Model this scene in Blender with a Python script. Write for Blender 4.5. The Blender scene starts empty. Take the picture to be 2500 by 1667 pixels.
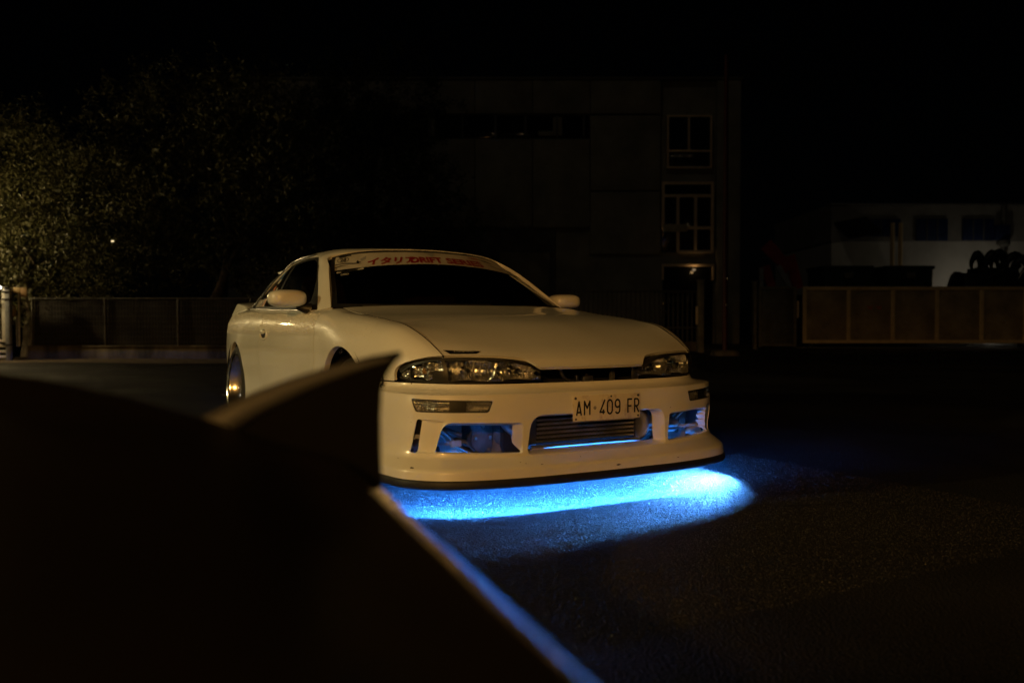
import bpy, bmesh, math, random
import numpy as np

random.seed(7)
rng = np.random.default_rng(7)
R = math.radians
scene = bpy.context.scene
COL = scene.collection

# ------------------------------------------------------------------ camera
CAM = np.array([-2.167, -3.9826, 0.7715])
YAW = 29.52
cd = bpy.data.cameras.new('camera')
cam = bpy.data.objects.new('camera', cd)
COL.objects.link(cam)
cam.location = CAM
cam.rotation_euler = (R(90 - 1.3666), R(0.016), R(-YAW))
cd.sensor_width = 36.0
cd.lens = 30.665
cd.clip_start = 0.02
cd.clip_end = 600
cd.dof.use_dof = True
cd.dof.focus_distance = 4.25
cd.dof.aperture_fstop = 2.5
scene.camera = cam

# ------------------------------------------------------------------ night sky, added fill sun, exposure
world = bpy.data.worlds.new('World')
scene.world = world
world.use_nodes = True
wn = world.node_tree
sky = wn.nodes.new('ShaderNodeTexSky')
sky.sky_type = 'NISHITA'
sky.sun_disc = False
sky.sun_elevation = R(35)
sky.sun_rotation = R(200)
bg = wn.nodes['Background']
bg.inputs['Strength'].default_value = 0.00004
wn.links.new(sky.outputs[0], bg.inputs['Color'])

sd = bpy.data.lights.new('fill_sun', 'SUN')
sd.energy = 0.017  # faint warm fill, added to lift the hall out of black
sd.angle = R(2)
sd.color = (1.0, 0.86, 0.62)
fill_sun = bpy.data.objects.new('fill_sun', sd)
COL.objects.link(fill_sun)
fill_sun.rotation_euler = (R(55), 0, R(-60))

vs = scene.view_settings
vs.view_transform = 'Standard'
vs.look = 'None'
vs.exposure = 0.0
vs.gamma = 1.0
vs.use_curve_mapping = False
cy = scene.cycles
cy.use_denoising = True
try:
    cy.denoiser = 'OPENIMAGEDENOISE'
except Exception:
    pass
cy.max_bounces = 10
cy.transparent_max_bounces = 16
cy.sample_clamp_indirect = 6.0
cy.caustics_reflective = True
cy.caustics_refractive = False
cy.blur_glossy = 0.3

# ------------------------------------------------------------------ materials
def principled(name, base, rough=0.5, metal=0.0, coat=0.0, coat_rough=0.03, spec=0.5, emit=None, estr=0.0, ior=1.5, trans=0.0):
    m = bpy.data.materials.new(name)
    m.use_nodes = True
    b = m.node_tree.nodes['Principled BSDF']
    b.inputs['Base Color'].default_value = (*base, 1)
    b.inputs['Roughness'].default_value = rough
    b.inputs['Metallic'].default_value = metal
    b.inputs['Coat Weight'].default_value = coat
    b.inputs['Coat Roughness'].default_value = coat_rough
    b.inputs['Specular IOR Level'].default_value = spec
    b.inputs['IOR'].default_value = ior
    b.inputs['Transmission Weight'].default_value = trans
    if emit:
        b.inputs['Emission Color'].default_value = (*emit, 1)
        b.inputs['Emission Strength'].default_value = estr
    return m

def nd(m, t, **kw):
    n = m.node_tree.nodes.new(t)
    for k, v in kw.items():
        if k in n.inputs:
            n.inputs[k].default_value = v
        else:
            setattr(n, k, v)
    return n

def lk(m, a, b):
    m.node_tree.links.new(a, b)

def noisy(m, scale, c1, c2, lo=0.35, hi=0.65, detail=6, rough_var=None, bump=0.0, bscale=None, bdist=0.002, stretch=None):
    """colour mottling, roughness variation and fine relief from object-space noise"""
    b = m.node_tree.nodes['Principled BSDF']
    tc = nd(m, 'ShaderNodeTexCoord')
    src = tc.outputs['Object']
    if stretch:
        mp = nd(m, 'ShaderNodeMapping')
        mp.inputs['Scale'].default_value = stretch
        lk(m, src, mp.inputs[0]); src = mp.outputs[0]
    n = nd(m, 'ShaderNodeTexNoise', Scale=scale, Detail=detail, Roughness=0.62)
    lk(m, src, n.inputs['Vector'])
    r = nd(m, 'ShaderNodeValToRGB')
    r.color_ramp.elements[0].position = lo; r.color_ramp.elements[0].color = (*c1, 1)
    r.color_ramp.elements[1].position = hi; r.color_ramp.elements[1].color = (*c2, 1)
    lk(m, n.outputs['Fac'], r.inputs[0])
    lk(m, r.outputs[0], b.inputs['Base Color'])
    if rough_var:
        mr = nd(m, 'ShaderNodeMapRange')
        mr.inputs['From Min'].default_value = 0.3; mr.inputs['From Max'].default_value = 0.7
        mr.inputs['To Min'].default_value = rough_var[0]; mr.inputs['To Max'].default_value = rough_var[1]
        lk(m, n.outputs['Fac'], mr.inputs[0]); lk(m, mr.outputs[0], b.inputs['Roughness'])
    if bump:
        n2 = nd(m, 'ShaderNodeTexNoise', Scale=bscale or scale * 6, Detail=4, Roughness=0.6)
        lk(m, src, n2.inputs['Vector'])
        bp = nd(m, 'ShaderNodeBump', Strength=bump, Distance=bdist)
        lk(m, n2.outputs['Fac'], bp.inputs['Height']); lk(m, bp.outputs[0], b.inputs['Normal'])
    return m

M = {}
M['paint'] = noisy(principled('white_paint', (0.8, 0.79, 0.75), 0.32, coat=0.8, coat_rough=0.035), 2.2,
                   (0.76, 0.75, 0.70), (0.82, 0.81, 0.775), rough_var=(0.28, 0.4), bump=0.03, bscale=18, bdist=0.004)
M['black'] = noisy(principled('black_plastic', (0.012, 0.012, 0.012), 0.45), 8, (0.008, 0.008, 0.008), (0.022, 0.021, 0.02), bump=0.15, bscale=300, bdist=0.0005)
M['gap'] = principled('dark_cavity', (0.004, 0.004, 0.004), 0.9)
M['rubber'] = noisy(principled('rubber', (0.012, 0.012, 0.012), 0.55), 25, (0.008, 0.008, 0.009), (0.02, 0.019, 0.018), bump=0.2, bscale=120, bdist=0.001)
M['tyre'] = noisy(principled('tyre_rubber', (0.015, 0.015, 0.015), 0.7), 20, (0.01, 0.01, 0.01), (0.025, 0.024, 0.022))
M['chrome'] = principled('polished_metal', (0.82, 0.81, 0.79), 0.16, metal=1.0)
M['rimmetal'] = principled('brushed_rim', (0.85, 0.84, 0.82), 0.19, metal=1.0)
M['trim'] = principled('bright_trim', (0.7, 0.69, 0.67), 0.27, metal=1.0)
M['alloy'] = noisy(principled('bare_alloy', (0.42, 0.41, 0.4), 0.38, metal=1.0), 12, (0.34, 0.33, 0.32), (0.5, 0.49, 0.47), rough_var=(0.3, 0.5))
M['core'] = noisy(principled('cooler_core', (0.2, 0.19, 0.18), 0.5, metal=0.7), 40, (0.1, 0.095, 0.09), (0.26, 0.25, 0.23))
M['innerwhite'] = noisy(principled('primer_white', (0.55, 0.55, 0.53), 0.55), 6, (0.22, 0.22, 0.215), (0.36, 0.36, 0.35), bump=0.1, bscale=40)
M['chassis'] = noisy(principled('chassis_metal', (0.12, 0.12, 0.12), 0.55, metal=0.2), 14, (0.02, 0.02, 0.02), (0.11, 0.11, 0.108), bump=0.25, bscale=30, bdist=0.004)
M['seat'] = noisy(principled('seat_cloth', (0.05, 0.012, 0.01), 0.9), 30, (0.03, 0.008, 0.008), (0.08, 0.016, 0.012))
M['dash'] = principled('dash_vinyl', (0.008, 0.008, 0.009), 0.7)
M['plate'] = noisy(principled('plate_enamel', (0.78, 0.75, 0.7), 0.4, coat=0.2), 30, (0.5, 0.4, 0.32), (0.74, 0.68, 0.58), lo=0.28, hi=0.48)
M['ink'] = principled('black_ink', (0.006, 0.006, 0.008), 0.5)
M['red_ink'] = principled('red_ink', (0.24, 0.008, 0.014), 0.5)
M['grey_ink'] = principled('grey_ink', (0.3, 0.3, 0.3), 0.5)
M['silver_ink'] = principled('silver_ink', (0.7, 0.69, 0.67), 0.5)
M['blue_ink'] = principled('blue_ink', (0.03, 0.13, 0.33), 0.5)
M['orange_ink'] = principled('orange_ink', (0.55, 0.16, 0.04), 0.5)
M['banner'] = noisy(principled('banner_vinyl', (0.72, 0.69, 0.62), 0.45), 9, (0.42, 0.39, 0.33), (0.54, 0.51, 0.46))
M['amber'] = principled('amber_plastic', (0.3, 0.17, 0.06), 0.25)
M['tail'] = principled('red_lens', (0.25, 0.005, 0.005), 0.12, coat=0.6)

def glass_mat(name, tint, rough=0.0, gloss=1.0, flute=0.0, fscale=180.0, axis='X', ior=1.5):
    m = bpy.data.materials.new(name)
    m.use_nodes = True
    nt = m.node_tree
    nt.nodes.remove(nt.nodes['Principled BSDF'])
    out = nt.nodes['Material Output']
    tr = nd(m, 'ShaderNodeBsdfTransparent'); tr.inputs[0].default_value = (*tint, 1)
    gl = nd(m, 'ShaderNodeBsdfGlossy'); gl.inputs['Roughness'].default_value = rough
    gl.inputs['Color'].default_value = (gloss, gloss, gloss, 1)
    fr = nd(m, 'ShaderNodeFresnel'); fr.inputs[0].default_value = ior
    ge = nd(m, 'ShaderNodeNewGeometry')          # a thin sheet reflects alike from both sides
    mr = nd(m, 'ShaderNodeMapRange')
    mr.inputs['To Min'].default_value = ior; mr.inputs['To Max'].default_value = 1.0 / ior
    lk(m, ge.outputs['Backfacing'], mr.inputs[0]); lk(m, mr.outputs[0], fr.inputs[0])
    mx = nd(m, 'ShaderNodeMixShader')
    lk(m, fr.outputs[0], mx.inputs[0]); lk(m, tr.outputs[0], mx.inputs[1]); lk(m, gl.outputs[0], mx.inputs[2])
    lk(m, mx.outputs[0], out.inputs[0])
    if flute:
        tc = nd(m, 'ShaderNodeTexCoord')
        w = nd(m, 'ShaderNodeTexWave', Scale=fscale, Distortion=0.6)
        w.bands_direction = axis
        lk(m, tc.outputs['Object'], w.inputs['Vector'])
        bp = nd(m, 'ShaderNodeBump', Strength=flute, Distance=0.0005)
        lk(m, w.outputs['Fac'], bp.inputs['Height'])
        lk(m, bp.outputs[0], gl.inputs['Normal'])
    return m

M['glass'] = glass_mat('window_glass', (0.30, 0.31, 0.30), 0.02)
M['sideglass'] = glass_mat('side_window_glass', (0.22, 0.23, 0.22), 0.03)
M['lens'] = glass_mat('lamp_lens', (0.94, 0.94, 0.92), 0.04, flute=0.6, fscale=26)
M['clearlens'] = glass_mat('indicator_lens', (0.92, 0.92, 0.9), 0.05, flute=0.6, fscale=24)

def reflector_mat():
    m = principled('lamp_reflector', (0.74, 0.74, 0.74), 0.2, metal=0.93)
    b = m.node_tree.nodes['Principled BSDF']
    tc = nd(m, 'ShaderNodeTexCoord')
    w = nd(m, 'ShaderNodeTexWave', Scale=30.0, Distortion=0.8, Detail=1.0)
    w.bands_direction = 'X'
    lk(m, tc.outputs['Object'], w.inputs['Vector'])
    n = nd(m, 'ShaderNodeTexNoise', Scale=60.0, Detail=4)
    lk(m, tc.outputs['Object'], n.inputs['Vector'])
    mx = nd(m, 'ShaderNodeMath', operation='ADD')
    lk(m, w.outputs['Fac'], mx.inputs[0]); lk(m, n.outputs['Fac'], mx.inputs[1])
    bp = nd(m, 'ShaderNodeBump', Strength=0.8, Distance=0.0016)
    lk(m, mx.outputs[0], bp.inputs['Height']); lk(m, bp.outputs[0], b.inputs['Normal'])
    return m
M['reflector'] = reflector_mat()

def emis(name, col, s):
    m = bpy.data.materials.new(name)
    m.use_nodes = True
    nt = m.node_tree
    nt.nodes.remove(nt.nodes['Principled BSDF'])
    e = nd(m, 'ShaderNodeEmission'); e.inputs[0].default_value = (*col, 1); e.inputs[1].default_value = s
    lk(m, e.outputs[0], nt.nodes['Material Output'].inputs[0])
    return m
BLUE = (0.028, 0.235, 1.0)
M['led'] = emis('blue_led', BLUE, 5200.0)
M['led_hot'] = emis('blue_led_bright', (0.085, 0.35, 1.0), 27000.0)
M['led_dim'] = emis('blue_led_dim', (.03, .26, 1.0), 11.0)
M['fill_mid'] = emis('blue_fill_mid', (.035, .27, 1.0), 32.0)
M['led_sill'] = emis('blue_led_sill', BLUE, 60.0)
M['fill_duct'] = emis('blue_fill_duct', (.03, .26, 1.0), 16.0)
M['fill_soft'] = emis('blue_fill_soft', (.03, .26, 1.0), 7.0)

# ------------------------------------------------------------------ mesh helpers
def mk(name, V, F, mat=None, parent=None, smooth=38, **props):
    me = bpy.data.meshes.new(name)
    me.from_pydata([tuple(float(c) for c in v[:3]) for v in V], [], [tuple(int(i) for i in f) for f in F])
    me.validate(verbose=False)
    if mat:
        me.materials.append(M[mat] if isinstance(mat, str) else mat)
    if smooth and len(me.polygons):
        me.polygons.foreach_set('use_smooth', [True] * len(me.polygons))
        me.set_sharp_from_angle(angle=R(smooth))
    me.update()
    o = bpy.data.objects.new(name, me)
    COL.objects.link(o)
    if parent:
        o.parent = parent
    for k, v in props.items():
        o[k] = v
    return o

def empty(name, loc=(0, 0, 0), rz=0.0, parent=None, **props):
    o = bpy.data.objects.new(name, None)
    COL.objects.link(o)
    o.location = loc
    o.rotation_euler = (0, 0, rz)
    o.empty_display_size = 0.1
    if parent:
        o.parent = parent
    for k, v in props.items():
        o[k] = v
    return o

def spl(P, t, ti):
    """interpolating cubic (finite-difference tangents) along axis 0"""
    P = np.asarray(P, float); t = np.asarray(t, float); ti = np.asarray(ti, float)
    n = len(t)
    d = (P[1:] - P[:-1]) / (t[1:] - t[:-1]).reshape((-1,) + (1,) * (P.ndim - 1))
    m = np.zeros_like(P)
    if n > 2:
        h = (t[1:] - t[:-1])
        w0 = (h[1:] / (h[1:] + h[:-1])).reshape((-1,) + (1,) * (P.ndim - 1))
        m[1:-1] = d[:-1] * w0 + d[1:] * (1 - w0)
        m[0] = 1.5 * d[0] - 0.5 * m[1]
        m[-1] = 1.5 * d[-1] - 0.5 * m[-2]
    else:
        m[:] = d[0]
    k = np.clip(np.searchsorted(t, ti, side='right') - 1, 0, n - 2)
    h = t[k + 1] - t[k]
    s = (ti - t[k]) / h
    sh = (-1,) + (1,) * (P.ndim - 1)
    s = s.reshape(sh); h = h.reshape(sh)
    return ((2*s**3 - 3*s**2 + 1) * P[k] + (s**3 - 2*s**2 + s) * h * m[k]
            + (-2*s**3 + 3*s**2) * P[k + 1] + (s**3 - s**2) * h * m[k + 1])

def chord(P, axis):
    P = np.asarray(P, float)
    d = np.linalg.norm(np.diff(P[..., :3], axis=axis), axis=-1)
    d = d.mean(axis=1 - axis)
    return np.concatenate([[0], np.cumsum(np.maximum(d, 1e-4))])

def surf(net, du, dv):
    """net[row][col] -> dense grid with about du / dv spacing"""
    P = np.asarray(net, float)
    tu, tv = chord(P, 0), chord(P, 1)
    nu = max(2, int(tu[-1] / du) + 1); nv = max(2, int(tv[-1] / dv) + 1)
    A = spl(P, tu, np.linspace(0, tu[-1], nu))
    B = spl(np.swapaxes(A, 0, 1), tv, np.linspace(0, tv[-1], nv))
    return np.swapaxes(B, 0, 1)

def curve(P, n):
    P = np.asarray(P, float)
    t = np.concatenate([[0], np.cumsum(np.linalg.norm(np.diff(P, axis=0), axis=1))])
    return spl(P, t, np.linspace(0, t[-1], n))

def grid(G, flip=False):
    nu, nv = G.shape[:2]
    V = G.reshape(nu * nv, -1)
    I = np.arange(nu * nv).reshape(nu, nv)
    F = np.stack([I[:-1, :-1], I[:-1, 1:], I[1:, 1:], I[1:, :-1]], -1).reshape(-1, 4)
    if flip:
        F = F[:, ::-1]
    return V.copy(), [tuple(f) for f in F]

def clip(V, F, s):
    """keep the side s >= 0, cutting faces along s = 0; extra columns of V interpolate"""
    keep = {}; cut = {}; NV = []; NF = []
    def old(i):
        if i not in keep:
            keep[i] = len(NV); NV.append(V[i])
        return keep[i]
    def mid(i, j):
        k = (i, j) if i < j else (j, i)
        if k not in cut:
            a, b = k
            t = s[a] / (s[a] - s[b])
            cut[k] = len(NV); NV.append(V[a] + (V[b] - V[a]) * t)
        return cut[k]
    for f in F:
        sg = [s[i] >= 0 for i in f]
        if all(sg):
            NF.append(tuple(old(i) for i in f)); continue
        if not any(sg):
            continue
        p = []
        n = len(f)
        for q in range(n):
            i, j = f[q], f[(q + 1) % n]
            if s[i] >= 0:
                p.append(old(i))
            if (s[i] >= 0) != (s[j] >= 0):
                p.append(mid(i, j))
        if len(p) >= 3:
            NF.append(tuple(p))
    return (np.array(NV) if NV else np.zeros((0, V.shape[1]))), NF

def sdf(P, poly):
    P = np.asarray(P, float); A = np.asarray(poly, float); B = np.roll(A, -1, 0)
    D = np.full(len(P), 1e9); ins = np.zeros(len(P), bool)
    for a, b in zip(A, B):
        e = b - a; w = P - a
        t = np.clip((w @ e) / max(e @ e, 1e-12), 0, 1)
        q = w - t[:, None] * e
        D = np.minimum(D, np.hypot(q[:, 0], q[:, 1]))
        c = ((a[1] <= P[:, 1]) != (b[1] <= P[:, 1]))
        if e[1] != 0:
            xx = a[0] + (P[:, 1] - a[1]) / e[1] * e[0]
            ins ^= c & (P[:, 0] < xx)
    return np.where(ins, -D, D)

def rpoly(pts, rad, n=6):
    """closed polygon with rounded corners"""
    pts = [np.array(p, float) for p in pts]
    if not isinstance(rad, (list, tuple)):
        rad = [rad] * len(pts)
    out = []
    for i, p in enumerate(pts):
        a, b = pts[i - 1], pts[(i + 1) % len(pts)]
        u = (a - p); v = (b - p); lu, lv = np.linalg.norm(u), np.linalg.norm(v)
        r = min(rad[i], lu * 0.48, lv * 0.48)
        if r < 1e-5:
            out.append(p); continue
        p0 = p + u / lu * r; p1 = p + v / lv * r
        for k in range(n + 1):
            t = k / n
            out.append((1 - t)**2 * p0 + 2 * t * (1 - t) * p + t * t * p1)
    return np.array(out)

def normals(V, F):
    P = np.asarray(V, float)[:, :3]
    N = np.zeros((len(P), 3))
    by = {}
    for f in F:
        by.setdefault(len(f), []).append(f)
    for k, L in by.items():
        I = np.array(L)
        n = np.zeros((len(I), 3))
        for q in range(1, k - 1):
            n += np.cross(P[I[:, q]] - P[I[:, 0]], P[I[:, q + 1]] - P[I[:, 0]])
        for q in range(k):
            np.add.at(N, I[:, q], n)
    return N / np.maximum(np.linalg.norm(N, axis=1), 1e-12)[:, None]

def border(F):
    E = {}
    for f in F:
        for q in range(len(f)):
            i, j = f[q], f[(q + 1) % len(f)]
            E[(i, j)] = True
    return [(i, j) for (i, j) in E if (j, i) not in E]

def flange(V, F, rings, filt=None, direction=None, wt=None):
    """fold the open border inwards: rings = list of (depth, inset)"""
    V = np.asarray(V); F = list(F)
    N = normals(V, F)
    E = border(F)
    if filt is not None:
        ids = sorted({i for e in E for i in e})
        okv = dict(zip(ids, filt(V[ids])))
        E = [e for e in E if okv[e[0]] and okv[e[1]]]
    if not E:
        return V, F
    T = {}
    for i, j in E:
        d = V[j][:3] - V[i][:3]
        for k in (i, j):
            T[k] = T.get(k, 0) + d
    prev = {k: k for k in T}
    NV = list(V)
    for dep, ins in rings:
        cur = {}
        for k in T:
            t = T[k] / max(np.linalg.norm(T[k]), 1e-9)
            out = np.cross(t, N[k])
            dr = -N[k] if direction is None else np.asarray(direction, float)
            q_ = 1.0 if wt is None else wt(V[k])
            p = V[k].copy(); p[:3] = V[k][:3] + dr * dep * q_ + out * ins * q_
            cur[k] = len(NV); NV.append(p)
        for i, j in E:
            F.append((prev[j], prev[i], cur[i], cur[j]))
        prev = cur
    return np.array(NV), F

def mirror(V, F):
    W = np.array(V, float).copy(); W[:, 0] *= -1
    return W, [tuple(reversed(f)) for f in F]

def join(*parts):
    VV = []; FF = []; n = 0
    for V, F in parts:
        V = np.asarray(V, float)[:, :3]
        VV.append(V); FF += [tuple(i + n for i in f) for f in F]; n += len(V)
    return np.concatenate(VV), FF

def box(x0, x1, y0, y1, z0, z1):
    V = np.array([(x0, y0, z0), (x1, y0, z0), (x1, y1, z0), (x0, y1, z0), (x0, y0, z1), (x1, y0, z1), (x1, y1, z1), (x0, y1, z1)], float)
    F = [(0, 3, 2, 1), (4, 5, 6, 7), (0, 1, 5, 4), (1, 2, 6, 5), (2, 3, 7, 6), (3, 0, 4, 7)]
    return V, F

def bbox(x0, x1, y0, y1, z0, z1, bev=0.01, seg=2):
    bm = bmesh.new()
    V, F = box(x0, x1, y0, y1, z0, z1)
    vs_ = [bm.verts.new(v) for v in V]
    for f in F:
        bm.faces.new([vs_[i] for i in f])
    bmesh.ops.bevel(bm, geom=bm.edges[:], offset=bev, segments=seg, affect='EDGES', profile=0.5)
    bm.verts.index_update()
    VV = np.array([v.co[:] for v in bm.verts]); FF = [tuple(v.index for v in f.verts) for f in bm.faces]
    bm.free()
    return VV, FF

def tube(P, r, n=8, closed=False, caps=True):
    P = np.asarray(P, float); m = len(P)
    r = np.full(m, r) if np.isscalar(r) else np.asarray(r, float)
    T = np.gradient(P, axis=0)
    if closed:
        T = np.roll(P, -1, 0) - np.roll(P, 1, 0)
    T /= np.maximum(np.linalg.norm(T, axis=1), 1e-9)[:, None]
    up = np.array([0, 0, 1.0]) if abs(T[0][2]) < 0.9 else np.array([1.0, 0, 0])
    V = []; u = up - T[0] * (up @ T[0]); u /= np.linalg.norm(u)
    for i in range(m):
        u = u - T[i] * (u @ T[i]); u /= max(np.linalg.norm(u), 1e-9)
        w = np.cross(T[i], u)
        for k in range(n):
            a = 2 * math.pi * k / n
            V.append(P[i] + r[i] * (math.cos(a) * u + math.sin(a) * w))
    F = []
    for i in range(m if closed else m - 1):
        for k in range(n):
            a, b = i * n + k, i * n + (k + 1) % n
            c, d = ((i + 1) % m) * n + (k + 1) % n, ((i + 1) % m) * n + k
            F.append((a, b, c, d))
    if caps and not closed:
        F.append(tuple(range(n - 1, -1, -1))); F.append(tuple((m - 1) * n + k for k in range(n)))
    return np.array(V), F

def lathe(prof, n=48, axis='x', center=(0, 0, 0), closed=False):
    """profile (radius, offset along axis)"""
    V = []; m = len(prof)
    for k in range(n):
        a = 2 * math.pi * k / n
        for r, h in prof:
            c, s = r * math.cos(a), r * math.sin(a)
            p = {'x': (h, c, s), 'y': (c, h, s), 'z': (c, s, h)}[axis]
            V.append((p[0] + center[0], p[1] + center[1], p[2] + center[2]))
    F = []
    for k in range(n):
        k2 = (k + 1) % n
        for i in range(m if closed else m - 1):
            i2 = (i + 1) % m
            F.append((k * m + i, k * m + i2, k2 * m + i2, k2 * m + i))
    return np.array(V), F

def ellip(c, r, nu=16, nv=24, p=2.0):
    V = []; F = []
    sg = lambda x: math.copysign(abs(x) ** (2.0 / p), x)
    for i in range(nu + 1):
        th = math.pi * i / nu - math.pi / 2
        for j in range(nv):
            ph = 2 * math.pi * j / nv
            V.append((c[0] + r[0] * sg(math.cos(th)) * sg(math.cos(ph)), c[1] + r[1] * sg(math.cos(th)) * sg(math.sin(ph)), c[2] + r[2] * sg(math.sin(th))))
    for i in range(nu):
        for j in range(nv):
            F.append((i * nv + j, i * nv + (j + 1) % nv, (i + 1) * nv + (j + 1) % nv, (i + 1) * nv + j))
    return np.array(V), F

def extrude_poly(P2, h0, h1, plane='xz'):
    """flat polygon (counter-clockwise list) given thickness"""
    n = len(P2)
    def put(p, h):
        return {'xz': (p[0], h, p[1]), 'xy': (p[0], p[1], h), 'yz': (h, p[0], p[1])}[plane]
    V = [put(p, h0) for p in P2] + [put(p, h1) for p in P2]
    F = [tuple(range(n)), tuple(range(2 * n - 1, n - 1, -1))]
    F += [(i, i + n, (i + 1) % n + n, (i + 1) % n) for i in range(n)]
    return np.array(V, float), F

def strokes(lines, w, n=6):
    """2-D lettering from poly-lines drawn with a round pen: triangles / quads in the plane"""
    V = []; F = []
    for L in lines:
        L = [np.array(p, float) for p in L]
        for a, b in zip(L[:-1], L[1:]):
            d = b - a; l = np.linalg.norm(d)
            if l < 1e-9:
                continue
            q = np.array([-d[1], d[0]]) / l * w / 2
            k = len(V); V += [a - q, b - q, b + q, a + q]; F.append((k, k + 1, k + 2, k + 3))
        for p in L[1:-1]:
            k = len(V)
            V += [p + w / 2 * np.array([math.cos(2 * math.pi * i / 10), math.sin(2 * math.pi * i / 10)]) for i in range(10)]
            F.append(tuple(range(k, k + 10)))
    return np.array(V), F

def arc(cx, cy_, rx, ry, a0, a1, n=10):
    return [(cx + rx * math.cos(R(a0 + (a1 - a0) * i / n)), cy_ + ry * math.sin(R(a0 + (a1 - a0) * i / n))) for i in range(n + 1)]

def text2d(s, shear=0.0, bold=0.0):
    """outline lettering -> 2-D verts/faces, height of capitals about 0.72"""
    c = bpy.data.curves.new('lettering', 'FONT')
    c.body = s
    c.shear = shear
    c.offset = bold
    c.resolution_u = 3
    o = bpy.data.objects.new('lettering', c)
    COL.objects.link(o)
    dg = bpy.context.evaluated_depsgraph_get()
    me = o.evaluated_get(dg).to_mesh()
    V = np.array([v.co[:2] for v in me.vertices]).reshape(-1, 2); F = [tuple(p.vertices) for p in me.polygons]
    bpy.data.objects.remove(o); bpy.data.curves.remove(c)
    V[:, 0] -= V[:, 0].min()
    return V, F

# ================================================================== the white coupe: master surfaces (metres; x across, y back, z up)
def both(rows):
    """mirror half rows (x>=0, first point on the centre line) to full width"""
    out = []
    for r in rows:
        r = [np.array(p, float) for p in r]
        L = []
        for p in reversed(r[1:]):
            q = p.copy(); q[0] *= -1
            if len(q) > 3:
                q[3] *= -1
            L.append(q)
        out.append(L + r)
    return out

BZ = [.512, .496, .4825, .4755, .44, .34, .232, .219, .187, .173, .143]
BX = [
 [(0,-0.897),(0.2,-0.888),(0.42,-0.866),(0.55,-0.82),(0.635,-0.765),(0.705,-0.675),(0.767,-0.578),(0.834,-0.25)],
 [(0,-0.9008),(0.2,-0.892),(0.42,-0.8703),(0.5518,-0.8244),(0.6389,-0.7696),(0.7105,-0.6801),(0.771,-0.5814),(0.8345,-0.25)],
 [(0,-0.9172),(0.2,-0.909),(0.42,-0.8887),(0.5592,-0.8431),(0.6556,-0.7894),(0.734,-0.7019),(0.788,-0.5961),(0.8365,-0.25)],
 [(0,-0.945),(0.2,-0.938),(0.42,-0.92),(0.572,-0.875),(0.684,-0.823),(0.774,-0.739),(0.817,-0.621),(0.84,-0.25)],
 [(0,-0.944),(0.2,-0.937),(0.42,-0.92),(0.575,-0.876),(0.689,-0.824),(0.781,-0.739),(0.822,-0.621),(0.842,-0.25)],
 [(0,-0.938),(0.2,-0.932),(0.42,-0.915),(0.577,-0.872),(0.693,-0.821),(0.786,-0.735),(0.827,-0.616),(0.843,-0.25)],
 [(0,-0.932),(0.2,-0.927),(0.42,-0.91),(0.58,-0.866),(0.698,-0.816),(0.792,-0.73),(0.834,-0.611),(0.845,-0.25)],
 [(0,-0.936),(0.2,-0.931),(0.42,-0.914),(0.583,-0.87),(0.701,-0.82),(0.797,-0.734),(0.839,-0.611),(0.848,-0.25)],
 [(0,-0.984),(0.2,-0.979),(0.42,-0.966),(0.612,-0.926),(0.732,-0.868),(0.824,-0.765),(0.86,-0.63),(0.872,-0.25)],
 [(0,-0.993),(0.2,-0.988),(0.42,-0.975),(0.618,-0.935),(0.74,-0.876),(0.833,-0.77),(0.868,-0.632),(0.88,-0.25)],
 [(0,-0.996),(0.2,-0.991),(0.42,-0.978),(0.62,-0.938),(0.743,-0.879),(0.836,-0.772),(0.871,-0.633),(0.882,-0.25)],
]
_r = np.array(BX[5]); BS = np.concatenate([[0], np.cumsum(np.hypot(*np.diff(_r, axis=0).T))])
def S(x):
    return math.copysign(np.interp(abs(x), _r[:, 0], BS), x)
_rows = []
for k, (row, z) in enumerate(zip(BX, BZ)):
    _rows.append([(x, y, z, s) for (x, y), s in zip(row, BS)])
    if k in (2, 3, 7, 9):
        nx = [(x, y, BZ[k + 1], s) for (x, y), s in zip(BX[k + 1], BS)]
        for t in ((.05, .95) if k > 3 else (.9,) if k == 2 else (.15,)):
            _rows.append([tuple(np.array(p) * (1 - t) + np.array(q) * t) for p, q in zip(_rows[-1] if False else [(x, y, z, s) for (x, y), s in zip(row, BS)], nx)])
bumper_net = both(_rows)
BUMPER = surf(bumper_net, 0.0065, 0.0075)

# hood
ZC = np.array([(-.90,.566),(-.885,.578),(-.86,.603),(-.81,.634),(-.733,.664),(-.611,.706),(-.461,.755),(-.24,.793),(0,.819),(.2,.846),(.24,.853),(.36,.862)])
HE = np.array([(-.733,.655,.628),(-.611,.67,.691),(-.461,.69,.745),(-.24,.70,.776),(-.012,.71,.798),(.2,.715,.813),(.359,.715,.837)])
HFX = [0, .14, .268, .34, .41, .51, .60, .668]
HFY = [-.890, -.885, -.873, -.863, -.851, -.823, -.785, -.752]
HFZ = [.577, .577, .577, .577, .577, .577, .577, .577]
HE = np.vstack([[(-.752, .668, .577), (-.747, .664, .600)], HE])
hrear = [(0,.24,.853),(.15,.245,.853),(.30,.27,.852),(.38,.28,.851),(.46,.295,.85),(.56,.32,.847),(.66,.345,.842),(.715,.359,.837)]
hst = [0, .012, .03, .06, .10, .17, .28, .42, .58, .75, .88, 1]
hood_cols = []
def _edge(y):
    return np.interp(y, HE[:, 0], HE[:, 1]), np.interp(y, HE[:, 0], HE[:, 2])
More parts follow.
